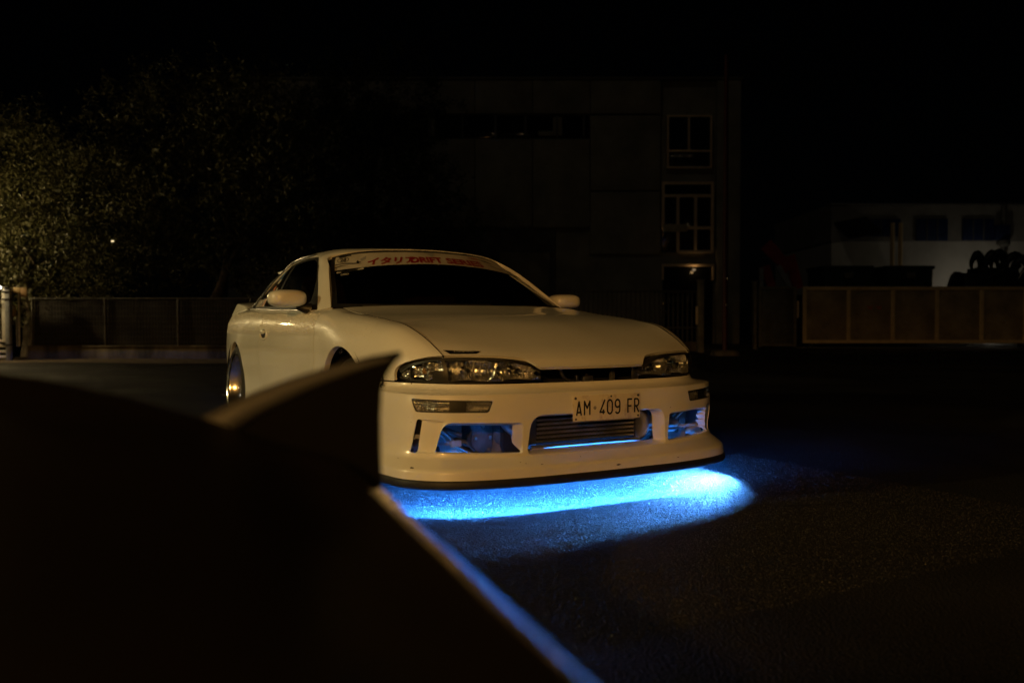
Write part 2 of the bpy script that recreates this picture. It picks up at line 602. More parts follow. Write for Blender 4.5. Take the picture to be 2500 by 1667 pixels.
for xf, yf, zf, r in zip(HFX, HFY, HFZ, hrear):
    c = []
    for k in hst:
        y = yf + (r[1] - yf) * k
        x = xf + (r[0] - xf) * k
        y0 = -.890 + (.24 + .890) * k                      # matching place on the centre line
        ye = HFY[-1] + (.359 - HFY[-1]) * k
        xe, ze = _edge(ye)
        zc = np.interp(y0, ZC[:, 0], ZC[:, 1])
        if k == 0:
            zc = .577
        w = min(1, abs(xf) / .668) ** 3.4
        z = zc + (ze - zc) * w
        x = x + (xe - (.668 + (.715 - .668) * k)) * w
        c.append((x, y, z))
    hood_cols.append(c)
hood_net = both([[hood_cols[c][k] for c in range(8)] for k in range(len(hst))])
HOOD = surf(hood_net, 0.009, 0.009)

# body side: stations along y, sections from the top edge to the sill
SIDE = {
 -.735: [(.654,.628),(.656,.626),(.660,.620),(.665,.610),(.670,.590),(.675,.560),(.680,.500),(.68,.38),(.68,.25),(.68,.13)],
 -.69: [(.660,.652),(.680,.643),(.700,.623),(.712,.600),(.720,.575),(.725,.540),(.730,.500),(.73,.38),(.73,.25),(.73,.13)],
 -.61: [(.670,.691),(.700,.682),(.728,.660),(.748,.630),(.760,.600),(.768,.560),(.772,.500),(.775,.38),(.775,.25),(.775,.13)],
 -.46: [(.690,.745),(.730,.736),(.765,.710),(.785,.674),(.797,.632),(.803,.580),(.806,.500),(.806,.38),(.806,.25),(.806,.13)],
 -.24: [(.700,.776),(.745,.769),(.785,.745),(.810,.710),(.825,.670),(.834,.620),(.838,.520),(.838,.38),(.838,.25),(.838,.13)],
 0.0: [(.710,.798),(.755,.793),(.797,.770),(.824,.735),(.842,.695),(.852,.647),(.853,.540),(.853,.38),(.853,.25),(.853,.13)],
 .20: [(.715,.813),(.760,.810),(.800,.788),(.825,.750),(.838,.700),(.845,.640),(.845,.520),(.842,.36),(.838,.25),(.842,.13)],
 .36: [(.718,.834),(.765,.824),(.801,.797),(.822,.755),(.832,.700),(.836,.630),(.835,.510),(.828,.36),(.826,.24),(.835,.13)],
 .60: [(.772,.823),(.790,.811),(.809,.787),(.823,.750),(.830,.700),(.832,.630),(.829,.500),(.820,.35),(.818,.23),(.830,.13)],
 1.0: [(.770,.827),(.787,.814),(.807,.790),(.821,.752),(.828,.700),(.829,.630),(.826,.500),(.815,.35),(.814,.23),(.828,.13)],
 1.5: [(.763,.834),(.782,.819),(.802,.791),(.815,.752),(.822,.700),(.824,.630),(.820,.500),(.810,.35),(.810,.23),(.824,.13)],
 2.0: [(.748,.842),(.770,.827),(.790,.797),(.804,.755),(.811,.700),(.813,.630),(.811,.500),(.803,.35),(.803,.23),(.815,.13)],
 2.5: [(.700,.852),(.735,.838),(.766,.806),(.786,.762),(.797,.700),(.802,.630),(.803,.500),(.798,.35),(.796,.23),(.80,.13)],
 2.9: [(.620,.862),(.670,.846),(.715,.812),(.742,.765),(.758,.700),(.765,.630),(.765,.500),(.760,.36),(.755,.25),(.75,.16)],
 3.2: [(.550,.862),(.610,.845),(.660,.810),(.690,.765),(.705,.700),(.712,.630),(.712,.500),(.705,.36),(.70,.26),(.69,.18)],
 3.42: [(.440,.850),(.500,.830),(.550,.800),(.580,.760),(.595,.700),(.600,.630),(.600,.500),(.59,.36),(.585,.28),(.575,.2)],
}
ys = sorted(SIDE)
side_net = np.array([[(SIDE[y][k][0], y, SIDE[y][k][1]) for y in ys] for k in range(10)])
SIDEG = surf(side_net, 0.010, 0.012)
# crease below the door handle: a shallow step that fades out towards the front wheel
def crease(G):
    y, z = G[..., 1], G[..., 2]
    zl = np.interp(y, [.0, .6, 1.6, 2.6, 3.4], [.715, .704, .698, .69, .685])
    amp = np.interp(y, [.25, .8, 2.6, 3.2], [0, .0045, .0045, 0])
    d = zl - z
    G[..., 0] -= amp * np.clip(d / .006, 0, 1) * np.clip(1 - d / .09, 0, 1)
    return G
SIDEG = crease(SIDEG)

# pillars + roof in one sheet: columns run front to back, rows from the belt to the roof centre
GC = [
 [(.727,.503,.844),(.674,.69,.966),(.614,.89,1.086),(.564,1.02,1.150),(.47,.995,1.173),(.32,.975,1.192),(.16,.962,1.202),(0,.958,1.205)],
 [(.752,.552,.834),(.698,.735,.958),(.634,.925,1.082),(.582,1.055,1.156),(.482,1.04,1.184),(.325,1.03,1.203),(.16,1.024,1.211),(0,1.022,1.214)],
 [(.772,.64,.824),(.716,.82,.945),(.645,1.0,1.077),(.585,1.13,1.163),(.49,1.14,1.196),(.33,1.15,1.213),(.165,1.15,1.2195),(0,1.15,1.222)],
 [(.771,1.0,.827),(.72,1.1,.95),(.647,1.22,1.092),(.585,1.3,1.175),(.49,1.32,1.203),(.33,1.33,1.216),(.165,1.33,1.222),(0,1.33,1.224)],
 [(.764,1.5,.834),(.715,1.52,.955),(.642,1.54,1.095),(.578,1.55,1.172),(.485,1.56,1.199),(.33,1.56,1.213),(.165,1.56,1.219),(0,1.56,1.221)],
 [(.746,2.05,.843),(.698,1.98,.955),(.628,1.86,1.08),(.565,1.79,1.15),(.475,1.79,1.18),(.32,1.79,1.197),(.16,1.79,1.204),(0,1.79,1.206)],
 [(.69,2.5,.853),(.65,2.32,.958),(.59,2.1,1.06),(.535,1.97,1.118),(.455,1.96,1.15),(.31,1.96,1.171),(.155,1.96,1.179),(0,1.96,1.181)],
 [(.615,2.82,.862),(.585,2.55,.955),(.54,2.27,1.045),(.5,2.1,1.088),(.43,2.07,1.117),(.3,2.06,1.141),(.15,2.055,1.15),(0,2.053,1.152)],
]
roof_half = np.array(GC).transpose(1, 0, 2)            # rows belt..centre
roof_full = np.concatenate([roof_half, roof_half[::-1][1:] * np.array([-1, 1, 1])], 0)
ROOF = surf(roof_full, 0.011, 0.012)

# windshield and rear window, set just under the pillar surface
WN = np.array(both([
 [(0,.235,.832),(.25,.255,.834),(.48,.33,.838),(.64,.42,.84),(.726,.508,.842)],
 [(0,.43,.938),(.23,.445,.938),(.45,.51,.936),(.60,.595,.935),(.668,.672,.935)],
 [(0,.66,1.057),(.21,.675,1.055),(.40,.735,1.05),(.55,.80,1.042),(.615,.852,1.036)],
 [(0,.86,1.155),(.19,.87,1.151),(.37,.905,1.142),(.50,.945,1.126),(.572,.98,1.112)],
 [(0,.955,1.199),(.18,.96,1.195),(.35,.975,1.184),(.48,.996,1.164),(.552,1.018,1.143)],
]))
WIND = surf(WN, 0.012, 0.012)
RN = np.array(both([
 [(0,2.05,1.148),(.15,2.052,1.146),(.3,2.057,1.137),(.43,2.067,1.113),(.497,2.097,1.085)],
 [(0,2.45,1.015),(.17,2.45,1.013),(.34,2.45,1.005),(.48,2.45,.99),(.553,2.455,.968)],
 [(0,2.86,.868),(.2,2.86,.868),(.4,2.85,.868),(.54,2.83,.866),(.612,2.82,.862)],
]))
REARG = surf(RN, 0.03, 0.03)
# ================================================================== END SURF
CEN = np.array([0, 1.2, 0.45])
def fl_poly(P):
    return P * np.array([-1, 1])
def orient(V, F, ref=CEN):
    a = 0.0
    for f in F[::max(1, len(F) // 400)]:
        p, q, r_ = V[f[0]][:3], V[f[1]][:3], V[f[2]][:3]
        a += np.cross(q - p, r_ - p) @ (p - ref)
    return (V, F) if a > 0 else (V, [tuple(reversed(f)) for f in F])

def offs(V, F, d):
    W = V.copy(); W[:, :3] += normals(V, F) * d
    return W

def put_on(G, uv, lift=0.002):
    """points on a dense grid from fractional (row, col) coordinates in 0..1, lifted along the normal"""
    nu, nv = G.shape[:2]
    out = []
    for a, b in uv:
        x = min(max(a, 0), .9999) * (nu - 1); y = min(max(b, 0), .9999) * (nv - 1)
        i, j = int(x), int(y); s, t = x - i, y - j
        P = G[..., :3]
        p = (P[i, j] * (1-s) * (1-t) + P[i+1, j] * s * (1-t) + P[i, j+1] * (1-s) * t + P[i+1, j+1] * s * t)
        n = np.cross(P[i+1, j] - P[i, j], P[i, j+1] - P[i, j]); n /= max(np.linalg.norm(n), 1e-12)
        if n @ (p - CEN) < 0:
            n = -n
        out.append(p + n * lift)
    return np.array(out)

car = empty('sports_coupe', label='white low coupe with blue light under its front bumper', category='car')

# ---- front bumper with its openings
HOLE = rpoly([(.381,.357),(.712,.364),(.741,.241),(.379,.230)], [.012,.045,.012,.012])
SLIT = rpoly([(.801,.376),(.822,.376),(.848,.241),(.818,.239)], [.005,.006,.004,.004])
MIDO = rpoly([(-.345,.385),(.345,.381),(.366,.220),(-.358,.222)], [.062,.05,.022,.022], 8)
LAMPH = rpoly([(.511,.4495),(.862,.4585),(.829,.404),(.527,.4005)], [.006,.006,.010,.010])
fl = lambda P: P * np.array([-1, 1])
holes = [HOLE, fl(HOLE), SLIT, fl(SLIT), MIDO]
lamps_ = [LAMPH, fl(LAMPH)]
BV, BF = orient(*grid(BUMPER))
# the corner panels between slit and duct sit a step lower than the face; the duct mouths have a dished frame
_bn = normals(BV, BF)
PANEL = rpoly([(.700,.3685),(.812,.3780),(.838,.2385),(.735,.2385)], [.01,.01,.006,.006])
for _p, _d, _w in ((PANEL, .011, .007), (fl_poly(PANEL), .011, .007)):
    _k = np.clip(-sdf(BV[:, [3, 2]], _p) / _w, 0, 1); _k = _k * _k * (3 - 2 * _k)
    BV[:, :3] -= _bn * (_d * _k)[:, None]
def arch(V, c, r):
    return np.where(np.abs(V[:, 0]) > .55, np.hypot(V[:, 1] - c[0], V[:, 2] - c[1]) - r, 1.0)
FA, FR = (.005, .31), .342
RA, RR = (2.505, .292), .328
V, F = clip(BV, BF, arch(BV, FA, FR))
for h in holes + lamps_:
    V, F = clip(V, F, sdf(V[:, [3, 2]], h))
def near(h, tol=.0035):
    return lambda v: np.abs(sdf(v[:, [3, 2]], h)) < tol
allh = holes + lamps_
notholes = lambda v: np.min([np.abs(sdf(v[:, [3, 2]], h)) for h in allh], axis=0) > .0035
for h in (HOLE, fl(HOLE)):
    V, F = flange(V, F, [(.0015,.0008),(.005,.0025),(.030,.006),(.060,.016)], near(h), (0, 1, 0), lambda v: .22 + .78 * min(1, max(0, (v[2] - .238) / .03)))
for h in (SLIT, fl(SLIT)):
    V, F = flange(V, F, [(.0015,.0004),(.004,.0004)], near(h))
V, F = flange(V, F, [(.002,.001),(.007,.004),(.035,.008),(.075,.012)], near(MIDO), (0, 1, 0))
for h in lamps_:
    V, F = flange(V, F, [(.0015,.0006),(.03,.0008)], near(h))
V, F = flange(V, F, [(.002,-.0005),(.012,-.001)], notholes)
bumper = mk('front_bumper', V, F, 'paint', car, 42)

# rubber edge under the lip
lipc = np.array([(x, y, .143) for x, y in BX[10]]); lipc = np.array(both([lipc])[0]); lipc = curve(lipc, 160)
tg = np.gradient(lipc, axis=0); tg /= np.linalg.norm(tg, axis=1)[:, None]
nrm = np.stack([tg[:, 1], -tg[:, 0], 0 * tg[:, 0]], 1)
prof = [(-.004,.001),(.001,-.002),(.004,-.012),(.004,-.030),(.001,-.036),(-.006,-.037),(-.012,-.034),(-.014,-.01),(-.012,.001)]
RG = np.array([lipc + nrm * a + np.array([0, 0, b]) for a, b in prof])
mk('bumper_lip', *orient(*grid(RG)), 'rubber', bumper, 60, label='black rubber strip along the bumper lip')

# near-black sheet standing in for shade inside the corner slit, with the end of a bracket across it
for h in (SLIT, fl(SLIT)):
    c_ = h.mean(0)
    k = clip(BV, BF, -sdf(BV[:, [3, 2]], c_ + (h - c_) * np.array([2.6, 1.25])))
    mk('slit_shade', offs(k[0], k[1], -.030), k[1], 'gap', bumper, 40)
    k = clip(k[0], k[1], .009 - np.abs(k[0][:, 2] - .297))
    mk('slit_bracket', offs(k[0], k[1], -.020), k[1], 'innerwhite', bumper, 40)
# unseen shield added above the light strip, so the glow stays below the lip
pan_o = lipc - nrm * .016; pan_i = lipc - nrm * .30
PG = np.array([pan_o + [0, 0, .030], pan_o * .9 + pan_i * .1 + [0, 0, .044], pan_i + [0, 0, .040]])
mk('glow_shield', *grid(PG), 'black', bumper, 40)

# stone chips and scuffs in the bumper paint
for k in range(34):
    a_, b_ = rng.uniform(.30, .97), rng.uniform(.06, .94)
    r0_ = rng.uniform(.0012, .0034)
    if k < 8:
        a_ = rng.uniform(.84, .97); r0_ *= 1.8
    c_ = BUMPER.shape
    pts = [(a_ + r0_ / .55 * math.sin(t) * rng.uniform(.5, 1.2), b_ + r0_ / 2.4 * math.cos(t) * rng.uniform(.6, 1.4) * (1.8 if k < 8 else 1)) for t in np.linspace(0, 2 * math.pi, 7, endpoint=False)]
    P = put_on(BUMPER, pts, .0007)
    sv = np.interp(b_, np.linspace(0, 1, c_[1]), BUMPER[0, :, 3]); zv = P[:, 2].mean()
    if min(float(sdf(np.array([[sv, zv]]), h)[0]) for h in allh) < .012:
        continue
    mk('paint_chip', P, [tuple(range(len(P)))], 'chassis', bumper, 0)
# ---- light strip under the bumper
_f = np.where(lipc[:, 1] < -.765)[0]
ledp = lipc[_f] - nrm[_f] * .0225 + [0, 0, .021]
led = mk('light_strip', *tube(ledp, .0055, 6), 'led', car, 60, label='blue light strip tucked inside the bumper lip')
_c = np.where((lipc[:, 0] > 0) & (lipc[:, 1] > -.775) & (lipc[:, 1] < -.695))[0]
pod = lipc[_c] - nrm[_c] * .039 + [0, 0, .017]
mk('light_pod', *tube(pod, .007, 8), 'led_hot', led, 60)
for s in (-1, 1):
    P = np.array([(s * .72, y, .15) for y in np.linspace(.45, 2.05, 20)])
    mk('sill_light_strip', *tube(P, .005, 6), 'led_sill', led, 60)
    P = np.array([(s * (.42 + .24 * t), -.74 + .06 * t, .186) for t in np.linspace(0, 1, 8)])
    mk('duct_fill_glow', *tube(P, .004, 6), 'fill_soft' if s < 0 else 'fill_duct', led, 60)  # added glow strips, put in to turn the ducts blue
mk('duct_fill_glow', *tube(np.array([(x, -.8495, .2215) for x in np.linspace(-.33, .28, 12)]), .003, 6), 'fill_mid', led, 60)  # added glow that lights the cooler rail from below

# ---- indicators in the bumper
for h in lamps_:
    V, F = clip(BV, BF, arch(BV, FA, FR))
    V, F = clip(V, F, -sdf(V[:, [3, 2]], h) - .0018)
    sg = 1 if h[0, 0] > 0 else -1
    lamp = mk('indicator_lamp', offs(V, F, -.003), F, 'clearlens', car, 40)
    fr_ = clip(BV, BF, arch(BV, FA, FR))
    fr_ = clip(fr_[0], fr_[1], -sdf(fr_[0][:, [3, 2]], h) - .001)
    ctr = h.mean(0)
    inner = clip(fr_[0], fr_[1], sdf(fr_[0][:, [3, 2]], ctr + (h - ctr) * np.array([.96, .80])))
    mk('lamp_frame', offs(inner[0], inner[1], -.0025), inner[1], 'black', lamp, 40)
    W = V.copy()
    a = (np.abs(V[:, 3]) - .52) / .33
    dep = .012 + .018 * np.abs(np.sin(a * 9.0)) + .006 * np.sin(V[:, 2] * 400)
    W[:, :3] -= normals(V, F) * dep[:, None]
    mk('lamp_reflector', W, F, 'reflector', lamp, 60)
    dk = clip(V, F, -np.abs(np.abs(V[:, 3]) - .655) + .035)
    W = offs(dk[0], dk[1], -.0085)
    mk('lamp_shade', W, dk[1], 'black', lamp, 40)
    c_ = V[np.argmin(np.abs(np.abs(V[:, 3]) - .80) + np.abs(V[:, 2] - .43))][:3]
    mk('bulb', *ellip(c_ + np.array([-sg * .006, .012, 0]), (.009, .009, .009), 8, 12), 'chrome', lamp)

# ---- hood
V, F = orient(*grid(HOOD))
HCUT = [(.266,.560),(.267,.577),(.284,.590),(.294,.599),(.31,.609),(.33,.6145),(.36,.6195),(.40,.623),(.45,.6255),(.54,.628),(.61,.629),(.657,.6285),(.72,.628),(.72,.54),(.266,.54)]
dC = np.where(V[:, 1] < -.70, sdf(np.stack([np.abs(V[:, 0]), V[:, 2]], 1), HCUT), 1)
V, F = clip(V, F, dC)
xe_ = np.interp(V[:, 1], HE[:, 0], HE[:, 1])
V, F = clip(V, F, np.where(V[:, 1] > -.74, xe_ - .0075 - np.abs(V[:, 0]), 1.0))
V, F = flange(V, F, [(.0015,-.0004),(.004,-.001),(.014,-.002)])
hood = mk('hood', V, F, 'paint', car, 42)

for sg in (1, -1):
    P = np.array([(sg * (x - .0037), y, z - .0035) for y, x, z in HE[2:]])
    mk('hood_gap_shade', *tube(curve(P, 50), .0043, 6), 'gap', hood, 60)  # near-black strip stands in for shade in the hood gap
# ---- side panels
LAMPCUT = [(-.80,.40),(-.80,.640),(-.735,.6285),(-.69,.6225),(-.645,.611),(-.60,.597),(-.566,.582),(-.550,.569),(-.544,.552),(-.5445,.535),(-.552,.5185),(-.40,.5175),(-.20,.518),(-.20,.05),(-.80,.05)]
SV, SF = grid(SIDEG)
SV, SF = orient(SV, SF, np.array([0, 1.2, .5]))
def side_piece(lo, hi, fender=False, rear=False):
    V, F = clip(SV, SF, SV[:, 1] - lo)
    V, F = clip(V, F, hi - V[:, 1])
    if fender:
        V, F = clip(V, F, arch(V, FA, FR))
        V, F = clip(V, F, sdf(V[:, [1, 2]], np.array(LAMPCUT)))
    if rear:
        V, F = clip(V, F, arch(V, RA, RR))
    c = FA if fender else RA
    r_ = FR if fender else RR
    if fender or rear:
        isarch = lambda v: np.abs(np.hypot(v[:, 1] - c[0], v[:, 2] - c[1]) - r_) < .003
        V, F = flange(V, F, [(.002,.001),(.006,.002),(.028,.001)], isarch)
        V, F = flange(V, F, [(.0015,-.0004),(.004,-.001),(.014,-.002)], lambda v: ~isarch(v))
    else:
        V, F = flange(V, F, [(.0015,-.0004),(.004,-.001),(.014,-.002)])
    return V, F
pieces = {'front_fender': side_piece(-.80, .468, fender=True), 'door': side_piece(.4725, 1.7, fender=False), 'rear_quarter': side_piece(1.7045, 3.42, rear=True)}
# door also loses the corner of the front arch
panels = {}
for nm, (V, F) in pieces.items():
    for sg in (1, -1):
        W = (V, F) if sg > 0 else mirror(V, F)
        panels[nm, sg] = mk(nm, *W, 'paint', car, 42)

# dark liners behind shut lines, wheel houses
for sg in (1, -1):
    for (c, r_, x0) in ((FA, FR, .84), (RA, RR, .79)):
        P = [(r_ + .03, a) for a in np.linspace(-25, 205, 36)]
        A = np.array([[(sg * x, c[0] + rr * math.cos(R(a)), c[1] + rr * math.sin(R(a))) for rr, a in P] for x in (x0, .70, .60, .48)])
        mk('wheel_liner', *grid(A), 'gap', car, 60)
        disc = [(c[0], c[1])] + [(c[0] + rr * math.cos(R(a)), c[1] + rr * math.sin(R(a))) for rr, a in P]
        mk('wheel_liner', np.array([(sg * .48, y, z) for y, z in disc]), [(0, i, i + 1) for i in range(1, len(disc) - 1)], 'gap', car, 0)
    L = clip(*grid(SIDEG), SIDEG.reshape(-1, 3)[:, 1] + .50)
    L = clip(*L, 3.3 - L[0][:, 1]); L = clip(*L, arch(L[0], FA, FR + .03)); L = clip(*L, arch(L[0], RA, RR + .03))
    L = orient(*L, np.array([0, 1.2, .5])); W = offs(L[0], L[1], -.022)
    W = (W, L[1]) if sg > 0 else mirror(W, L[1])
    mk('body_liner', *W, 'gap', car, 40)

# door handles
for sg in (1, -1):
    d = panels['door', sg]
    ringp = [(sg * (.822 - .012 * abs(math.sin(t)) * (math.sin(t) > 0)), 1.578 + .078 * math.copysign(abs(math.cos(t)) ** .8, math.cos(t)), .690 + .036 * math.copysign(abs(math.sin(t)) ** .8, math.sin(t))) for t in np.linspace(0, 2 * math.pi, 40, endpoint=False)]
    mk('handle_recess', *tube(np.array(ringp), .0065, 8, closed=True), 'paint', d, 60)
    hv, hf = ellip((0, 0, 0), (.010, .070, .030), 14, 28, 2.6)
    mk('handle_bowl', hv + np.array([sg * .8145, 1.578, .690]), hf, 'black', d, 60)
    hv, hf = ellip((0, 0, 0), (.010, .052, .013), 12, 24, 3)
    mk('handle', hv + np.array([sg * .828, 1.576, .700]), hf, 'paint', d, 60)

# ---- pillars and roof, with the side windows cut out
SW = rpoly([(2.36,.852),(2.125,.937),(1.99,1.045),(1.815,1.115),(1.61,1.150),(1.345,1.163),(1.165,1.1635),(1.085,1.140),(.785,.955),(.612,.8285)], [.012,.05,.05,.05,.05,.05,.025,.03,.05,.01], 4)
RV, RF = grid(ROOF)
RV, RF = orient(RV, RF, np.array([0, 1.4, .9]))
dS = np.where(np.abs(RV[:, 0]) > .45, sdf(RV[:, [1, 2]], SW), 1)
V, F = clip(RV, RF, dS)
V, F = flange(V, F, [(.0015,.0005),(.004,.001),(.02,.001)])
roof = mk('roof_shell', V, F, 'paint', car, 45)
# side glass, frame and divider
GV, GF = clip(RV, RF, -np.where(np.abs(RV[:, 0]) > .45, sdf(RV[:, [1, 2]], SW), 1))
for sg in (1, -1):
    V, F = clip(GV, GF, GV[:, 0] * sg - .3)
    N_ = normals(V, F)
    ctr = SW.mean(0)
    ins = sdf(V[:, [1, 2]], SW)
    fr = clip(V, F, ins + .022)
    frame = mk('window_frame', offs(fr[0], fr[1], -.008), fr[1], 'black', car, 40)
    front = clip(V, F, 1.60 - V[:, 1])
    rear = clip(V, F, V[:, 1] - 1.625)
    mk('door_window', offs(front[0], front[1], -.012), front[1], 'sideglass', car, 40)
    qw = mk('quarter_window', offs(rear[0], rear[1], -.011), rear[1], 'sideglass', car, 40)
    dv = clip(*clip(V, F, V[:, 1] - 1.592), 1.634 - clip(V, F, V[:, 1] - 1.592)[0][:, 1])
    mk('window_divider', offs(dv[0], dv[1], -.0085), dv[1], 'black', car, 40)
    sail = clip(V, F, -sdf(V[:, [1, 2]], np.array([(.60,.815),(.80,.965),(.92,1.02),(.83,.93),(.80,.88),(.92,.845),(1.02,.835),(1.0,.82)])))
    mk('mirror_sail', offs(sail[0], sail[1], -.004), sail[1], 'black', car, 40)
    # bright strip along the upper edge and the belt
    up = []
    for (y, z) in SW:
        pass
    edge = [(2.375,.846),(2.25,.889),(2.13,.938),(2.06,.993),(1.99,1.049),(1.905,1.085),(1.815,1.119),(1.715,1.138),(1.61,1.154),(1.48,1.162),(1.345,1.1665),(1.20,1.168)]
    P = []
    side = RV[RV[:, 0] * sg > .45]
    for y, z in edge:
        i = np.argmin((side[:, 1] - y)**2 + (side[:, 2] - z)**2)
        P.append((side[i, 0] + sg * .003, y, z))
    mk('window_trim', *tube(curve(P, 60), .0085, 8), 'trim', car, 60)
    P = [(sg * np.interp(y, [.6, 1.0, 1.5, 2.05, 2.4], [.7785, .7755, .7685, .7515, .714]), y, np.interp(y, [.6, 1.0, 1.5, 2.05, 2.4], [.828, .832, .839, .848, .856])) for y in np.linspace(.70, 2.36, 30)]
    mk('belt_trim', *tube(P, .0065, 8), 'trim', car, 60)
    if sg < 0:
        # stickers on the quarter window (row of small club stickers and a white script)
        side = V
        def onq(y, z, lift=.0):
            i = np.argmin((side[:, 1] - y)**2 + (side[:, 2] - z)**2)
            return side[i][:3] + N_[i] * lift
        st = [((1.66, 1.135), .07, .032, 'plate'), ((1.69, 1.085), .05, .05, 'blue_ink'), ((1.70, 1.045), .04, .03, 'plate'), ((1.74, 1.000), .055, .05, 'orange_ink'), ((1.68, .985), .035, .05, 'plate'), ((1.66, .935), .03, .03, 'plate'), ((1.86, .915), .05, .05, 'orange_ink'), ((1.80, .96), .035, .03, 'red_ink')]
        for (y, z), w, h_, mat in st:
            q = np.array([onq(y, z, .001), onq(y + w, z - .004, .001), onq(y + w + .02, z - h_ - .004, .001), onq(y + .02, z - h_, .001)])
            mk('window_sticker', q, [(0, 1, 2, 3)], mat, qw, 0)
        tv, tf = text2d('LINKOPZ', .3, .01)
        tv = tv / tv[:, 0].max() * np.array([.34, .34]); 
        tv[:, 1] *= 1.0
        P = [onq(2.18 - a, .866 + b * .9, .0012) for a, b in tv]
        mk('window_script', P, tf, 'plate', qw, 0)

# ---- windshield with banner and stickers
V, F = orient(*grid(WIND))
wind = mk('windshield', V, F, 'glass', car, 40)
nu, nv = WIND.shape[:2]
def wpatch(r0, r1, c0, c1, lift):
    UV = [(a, b) for a in np.linspace(r0, r1, 10) for b in np.linspace(c0, c1, 70)]
    P = put_on(WIND, UV, lift).reshape(10, 70, 3)
    return orient(*grid(P))
# black ceramic edge
for nm, r in (('glass_edge', (.963, 1., 0., 1.)), ('glass_edge', (0., .06, 0., 1.)), ('glass_edge', (.0, 1., 0., .022)), ('glass_edge', (0., 1., .978, 1.))):
    mk(nm, *wpatch(*r, .0012), 'black', wind, 40)
BR0, BR1 = .755, .966
def brow(c, t):
    """banner row: lower edge dips towards the pillars"""
    lo = BR0 - .085 * (2 * abs(c - .5)) ** 2
    return lo + (BR1 - lo) * t
UV = [(brow(b, a), b) for a in np.linspace(0, 1, 10) for b in np.linspace(.022, .978, 80)]
mk('sun_banner', *orient(*grid(put_on(WIND, UV, .002).reshape(10, 80, 3))), 'banner', wind, 40, label='cream sun banner across the top of the windshield')
def wtext(name, s, c0, c1, t0, t1, mat, shear=.25, bold=.02, slope=0.0):
    tv, tf = text2d(s, shear, bold)
    a0, a1 = tv.min(0), tv.max(0)
    q = (tv - a0) / (a1 - a0)
    UV = [(brow(c0 + (c1 - c0) * a, t0 + (t1 - t0) * b + slope * a), c0 + (c1 - c0) * a) for a, b in q]
    return mk(name, put_on(WIND, UV, .0035), tf, mat, wind, 0)
wtext('banner_lettering', 'イタリア', .178, .420, .08, .62, 'red_ink', .45, .035)
wtext('banner_lettering', 'DRIFT', .378, .558, .10, .60, 'red_ink', .3, .045)
wtext('banner_lettering', 'SERIES', .566, .795, .10, .60, 'red_ink', .3, .045)
wtext('banner_number', '28', .046, .078, .58, .82, 'ink', .1, .03)
def wpoly(name, pts, mat, lift=.0035):
    P = put_on(WIND, [(brow(c, t), c) for c, t in pts], lift)
    return mk(name, P, [tuple(range(len(P)))], mat, wind, 0)
ring = [(.062 + .029 * math.cos(a), .70 + .20 * math.sin(a)) for a in np.linspace(0, 2 * math.pi, 25)]
ringi = [(.062 + .0262 * math.cos(a), .70 + .165 * math.sin(a)) for a in np.linspace(0, 2 * math.pi, 25)]
P = put_on(WIND, [(brow(c, t), c) for c, t in ring + ringi], .0035)
mk('banner_ring', P, [(i, i + 1, i + 26, i + 25) for i in range(24)], 'ink', wind, 0)
wpoly('banner_tape', [(.034,.995),(.100,.985),(.106,.905),(.040,.915)], 'ink')
wpoly('banner_stripe', [(.024,.46),(.08,.44),(.12,.36),(.15,.26),(.11,.31),(.07,.38),(.024,.40)], 'ink')
wpoly('banner_stripe', [(.024,.24),(.055,.30),(.09,.26),(.055,.24),(.024,.18)], 'ink')
wpoly('banner_stripe', [(.30,.055),(.80,.05),(.80,.025),(.30,.02)], 'red_ink')
wpoly('banner_stripe', [(.125,.42),(.134,.54),(.139,.44),(.152,.40),(.139,.37),(.132,.27)], 'ink')
wpoly('banner_flag', [(.145,.60),(.180,.80),(.172,.56),(.150,.46)], 'grey_ink')
wpoly('banner_flag', [(.49,.98),(.55,.98),(.522,.66),(.512,.66)], 'grey_ink')
wpoly('banner_stripe', [(.74,.88),(.80,.86),(.82,.76),(.76,.78)], 'red_ink')
wpoly('banner_stripe', [(.80,.84),(.86,.78),(.90,.60),(.84,.68)], 'ink')
wpoly('banner_stripe', [(.82,.44),(.86,.40),(.91,.22),(.87,.30)], 'ink')
wpoly('banner_stripe', [(.90,.40),(.94,.36),(.97,.14),(.93,.26)], 'grey_ink')
# pill shaped sticker and small oval below the banner
def wraw(name, pts, mat, lift=.002):
    P = put_on(WIND, pts, lift)
    return mk(name, P, [tuple(range(len(P)))], mat, wind, 0)
pl = rpoly([(.618,.030),(.652,.030),(.708,.152),(.674,.152)], .012, 5)
wraw('windshield_sticker', pl, 'banner')
tv, tf = text2d('SCORCH DRIFT', .1, .01)
q = tv / tv[:, 0].max()
P = put_on(WIND, [(.632 + .048 * a + b * .22, .04 + a * .10) for a, b in q], .0028)
mk('sticker_lettering', P, tf, 'ink', wind, 0)
tv, tf = text2d('CFBD', .15, .02)
q = tv / tv[:, 0].max()
P = put_on(WIND, [(.572 + .012 * a + b * .10, .050 + a * .038) for a, b in q], .0025)
mk('sticker_lettering', P, tf, 'banner', wind, 0)

